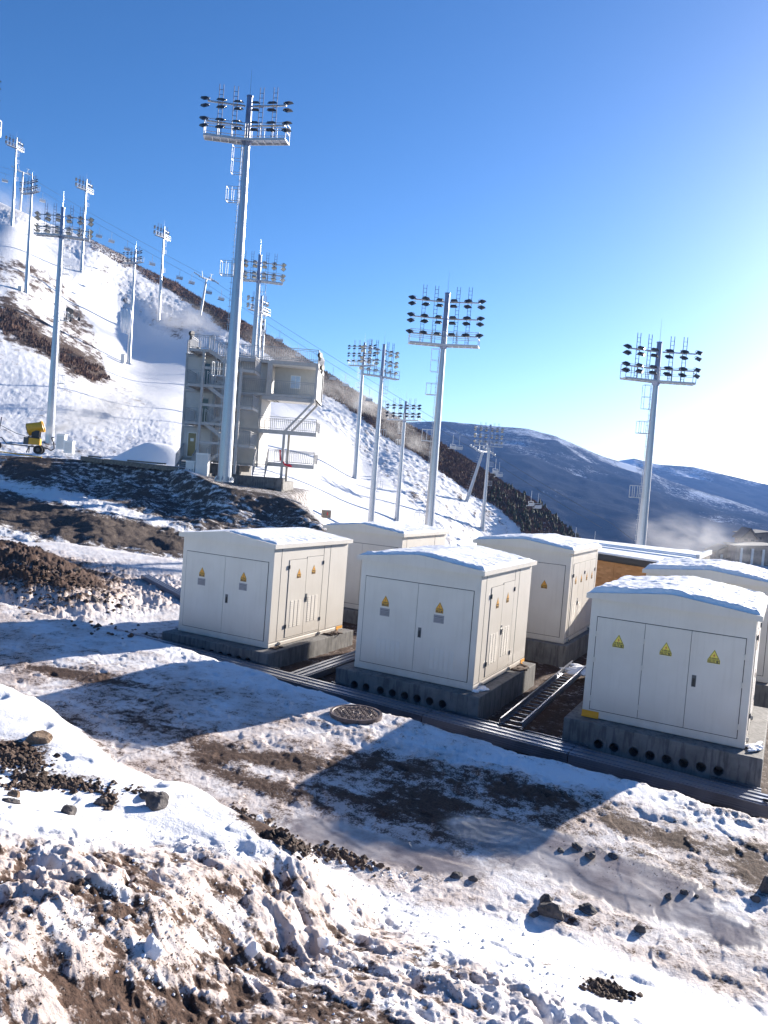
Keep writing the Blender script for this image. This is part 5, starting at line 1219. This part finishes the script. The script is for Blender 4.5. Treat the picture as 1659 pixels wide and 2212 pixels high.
RK = [(78, 1600, 70, 42, 'b', 'tan rock half buried in smooth snow at the left edge'), (338, 1741, 56, 46, 'd', 'biggest grey boulder on the snowy bank, left half'), (147, 1757, 40, 28, 'd', 'dark rock in a snow hollow at the left of the bank'),
      (222, 1738, 34, 34, 'd', 'crumbly dark clod between the two snow hollows'), (378, 1722, 26, 14, 'd', 'small dark stone above the grey boulder'), (316, 1722, 34, 20, 'd', 'dark stone left above the grey boulder'),
      (1192, 1975, 62, 42, 'd', 'largest dark rock on the smooth snow at lower right'), (1178, 1948, 34, 26, 'd', 'pointed rock just behind the largest dark one at lower right'), (1156, 1978, 24, 16, 'd', 'small stone at the left side of the largest dark rock'),
      (1272, 1968, 46, 18, 'd', 'flat rock right of the largest dark one on the smooth snow'), (1382, 2012, 28, 22, 'd', 'lone small rock furthest right on the smooth snow'), (985, 1893, 26, 14, 'd', 'dark stone on the ice edge, left of a pair'), (1022, 1900, 22, 14, 'd', 'dark stone on the ice edge, right of a pair'),
      (905, 1874, 16, 8, 'd', 'small stone lying on the grey ice'), (1250, 1832, 28, 14, 'd', 'flat dark stone in the sunlit snow right of the ice'), (1275, 1850, 34, 20, 'd', 'dark clod below the flat stone right of the ice'), (1325, 1852, 26, 14, 'd', 'brown stone furthest right in the cluster right of the ice'), (1210, 1838, 16, 10, 'd', 'little stone at the left of the cluster right of the ice'),
      (1445, 1938, 20, 14, 'd', 'first of three dark stones in a row at right'), (1478, 1930, 22, 14, 'd', 'second of three dark stones in a row at right'), (1505, 1938, 14, 10, 'd', 'third of three dark stones in a row at right'), (1655, 1925, 40, 60, 'd', 'dark rock cut off by the right edge'), (1630, 1945, 26, 18, 'd', 'dark stone just left of the rock at the right edge'),
      (30, 1720, 30, 20, 'b', 'brown stone at the left end of the clod line'), (20, 1732, 40, 10, 'd', 'flat dark stone below the clod line at the left edge'), (204, 1297, 22, 16, 'd', 'dark boulder on the sunlit flank of the spoil mound'), (165, 1235, 20, 16, 'b', 'grey lump near the top of the spoil mound')]
for i, (x, y, w_, h_, mt, lb) in enumerate(RK): rock(x, y, w_, h_, M_ROCKD if mt == 'd' else M_ROCKB, lb, G, 100 + i)
def clods(name, areas, n, mat, smin, smax, seed, lb, cat):
    rr = np.random.RandomState(seed); mb = MB(); XY = []
    for k in range(n):
        a = areas[rr.choice(len(areas), p=np.array([q_[4] for q_ in areas]) / sum(q_[4] for q_ in areas))]
        u = rr.normal(size=2) * .55; c, s = math.cos(rad(a[5])), math.sin(rad(a[5])); x = a[0] + c * u[0] * a[2] - s * u[1] * a[3]; y = a[1] + s * u[0] * a[2] + c * u[1] * a[3]
        XY.append((x, y))
    XY = np.array(XY); z = np.where(XY[:, 1] > 1800, 1.4, .9).astype(float)
    for it in range(25):
        d = np.stack([(XY[:, 0] - 829.5) / FS, (XY[:, 1] - 1106) / FS, np.ones(n)], -1) @ M3; t = (z - CP[2]) / np.minimum(d[:, 2], -.02); p = CP + t[:, None] * d
        zz, _ = near_z(p[:, 0], p[:, 1]); z = .5 * z + .5 * zz
    for k in range(n):
        r = rr.uniform(smin, smax) * (1 if rr.rand() < .85 else 1.7); c = np.array([p[k, 0], p[k, 1], z[k] + r * .25])
        vs = [(1, 0, 0), (-1, 0, 0), (0, 1, 0), (0, -1, 0), (0, 0, 1), (0, 0, -1)]; al = rr.rand() * 6; ca, sa = math.cos(al), math.sin(al)
        b = len(mb.v)
        for v in [(1, 0, .1), (.3, .9, 0), (-.8, .5, -.1), (-.7, -.6, .1), (.4, -.9, 0), (.15, .05, .9), (-.2, .1, -.8), (.5, .4, .6), (-.4, -.3, .7)]:
            v = np.array(v) * rr.uniform(.7, 1.2) * r; mb.v.append((c[0] + v[0] * ca - v[1] * sa, c[1] + v[0] * sa + v[1] * ca, c[2] + v[2] * .8))
        for f in ((0, 1, 7), (1, 2, 5), (7, 1, 5), (2, 3, 8), (2, 8, 5), (3, 4, 8), (8, 4, 5), (4, 0, 5), (0, 7, 5), (1, 0, 6), (2, 1, 6), (3, 2, 6), (4, 3, 6), (0, 4, 6)): mb.f.append(tuple(b + i for i in f)); mb.m.append(0)
    return mb.build(name, mat, kind='stuff', label=lb, cat=cat)
clods('soil_clods', [(40, 1640, 60, 28, 3, 8), (130, 1690, 90, 12, 4, 8), (60, 1700, 50, 8, 1, 0), (235, 1732, 16, 14, 1, 0), (590, 1800, 90, 16, 4, 28), (750, 1855, 55, 12, 2, 18), (1312, 2138, 44, 14, 2, 16), (330, 1706, 40, 6, 1, 0)], 2200, M_SOIL, .008, .028, 5, 'dark brown clods of soil showing through the snow of the bank', 'soil')
clods('snow_crumbs', [(900, 1990, 300, 60, 3, 20), (700, 2080, 500, 100, 4, 0), (300, 1950, 300, 90, 3, 0), (450, 1830, 200, 20, 2, 5), (800, 1880, 120, 12, 2, 14), (1000, 2100, 300, 80, 2, 10)], 800, M_SNOW, .003, .014, 6, 'crumbs and chunks of crusted snow scattered on the bank', 'snow')
clods('grit', [(250, 2050, 350, 140, 5, 0), (700, 2120, 350, 90, 3, 0), (1350, 1850, 220, 60, 1.5, 15), (300, 1950, 250, 80, 3, 0), (560, 1700, 140, 30, 1, 15)], 3500, M_SOIL, .0015, .005, 7, 'dark grit speckling the dirty snow', 'grit')
clods('mound_rubble', [(100, 1240, 110, 30, 4, 12), (230, 1290, 70, 25, 2, 25), (60, 1290, 80, 20, 2, 10), (230, 1360, 120, 14, 1, 8)], 350, M_SOIL, .015, .06, 9, 'brown rubble covering the spoil mound at the left', 'rubble')
for i, (x, y, r, lb) in enumerate([(328, 2057, 34, 'pointed block of hard snow at the lower left of the bank'), (545, 2057, 26, 'upright snow block in the shaded hollow at the centre of the bank'), (700, 2040, 24, 'rounded snow block right of the shaded hollow'), (560, 1775, 14, 'small snow block above the bare soil streak')]):
    rock(x, y, r * 1.6, r * 1.6, M_SNOW, lb, 'loose blocks of snow on the bank', 300 + i, 'snow_block').__setitem__('category', 'snow block')

# ------------------------------------------------------------------ drifting snow from the guns
def mist_mat(name, dens, scale, lo, hi, stretch=(1, 1, 1), cone=False):
    t = NT(name); c = t.co('Object')
    mp = t.n('ShaderNodeMapping', {'Vector': c, 'Scale': stretch}).outputs[0]
    n = t.noise(mp, scale, 4, .6, .3)
    ln = t.n('ShaderNodeVectorMath', {0: c}, operation='LENGTH').outputs['Value']
    fall = t.rng(ln, 1.0, .15)
    d = t.math('MULTIPLY', t.math('MULTIPLY', t.rng(n, lo, hi), fall), dens)
    v = t.n('ShaderNodeVolumePrincipled', {'Color': (.95, .96, 1, 1), 'Density': d, 'Anisotropy': .4})
    t.t.links.new(v.outputs[0], t.out.inputs['Volume']); return t.mat
def mist(x, y, d, rx, ry, rz_, roll, dens, lb, scale=1.6, lo=.42, hi=.7):
    c = at(x, y, d); bm = bmesh.new(); bmesh.ops.create_icosphere(bm, subdivisions=3, radius=1.0); me = bpy.data.meshes.new('snow_mist'); bm.to_mesh(me); bm.free()
    me.materials.append(mist_mat('mist_%d' % x, dens, scale, lo, hi))
    o = bpy.data.objects.new('snow_mist', me); COL.objects.link(o); o.location = c; o.scale = (rx, ry, rz_); o.rotation_euler = (0, rad(roll), CY)
    return tag(o, lb, 'snow mist', None, 'stuff')
mist(400, 690, 215, 17, 9, 7, 25, .15, 'drifting snow mist above the piste left of the building roof')
mist(760, 880, 200, 19, 8, 11, 25, .18, 'drifting snow mist over the ridge just right of the building')
mist(880, 960, 190, 12, 6, 6, 35, .16, 'thin snow mist around the short-looking mast')
mist(610, 770, 205, 16, 7, 6, 30, .09, 'thin snow mist blowing across the piste behind the building')
mist(60, 455, 270, 22, 10, 9, 25, .10, 'snow mist on the skyline at the left edge')
mist(1500, 1165, 150, 17, 8, 6.5, 8, .085, 'snow mist drifting over the valley at the right')
mist(230, 880, 80, 8.5, 2.5, 3.2, -10, .5, 'fine spray blown to the right by the yellow snow gun', 1.3, .3, .75)
mist(130, 925, 70, 2.2, .5, .6, -16, 2.5, 'dense jet of spray at the mouth of the yellow snow gun', 1.0, .2, .7)
# ------------------------------------------------------------------ haze
hz = MB().box(-3600, 3600, -400, 4200, -151, 260).build('haze', None.__class__ and M_SNOW, kind='stuff', label='thin blue air between the yard and the far mountains', cat='haze')
t = NT('haze_air'); v = t.n('ShaderNodeVolumePrincipled', {'Color': (.20, .40, .92, 1), 'Density': .00015, 'Anisotropy': .1}); t.t.links.new(v.outputs[0], t.out.inputs['Volume'])
hz.data.materials.clear(); hz.data.materials.append(t.mat)
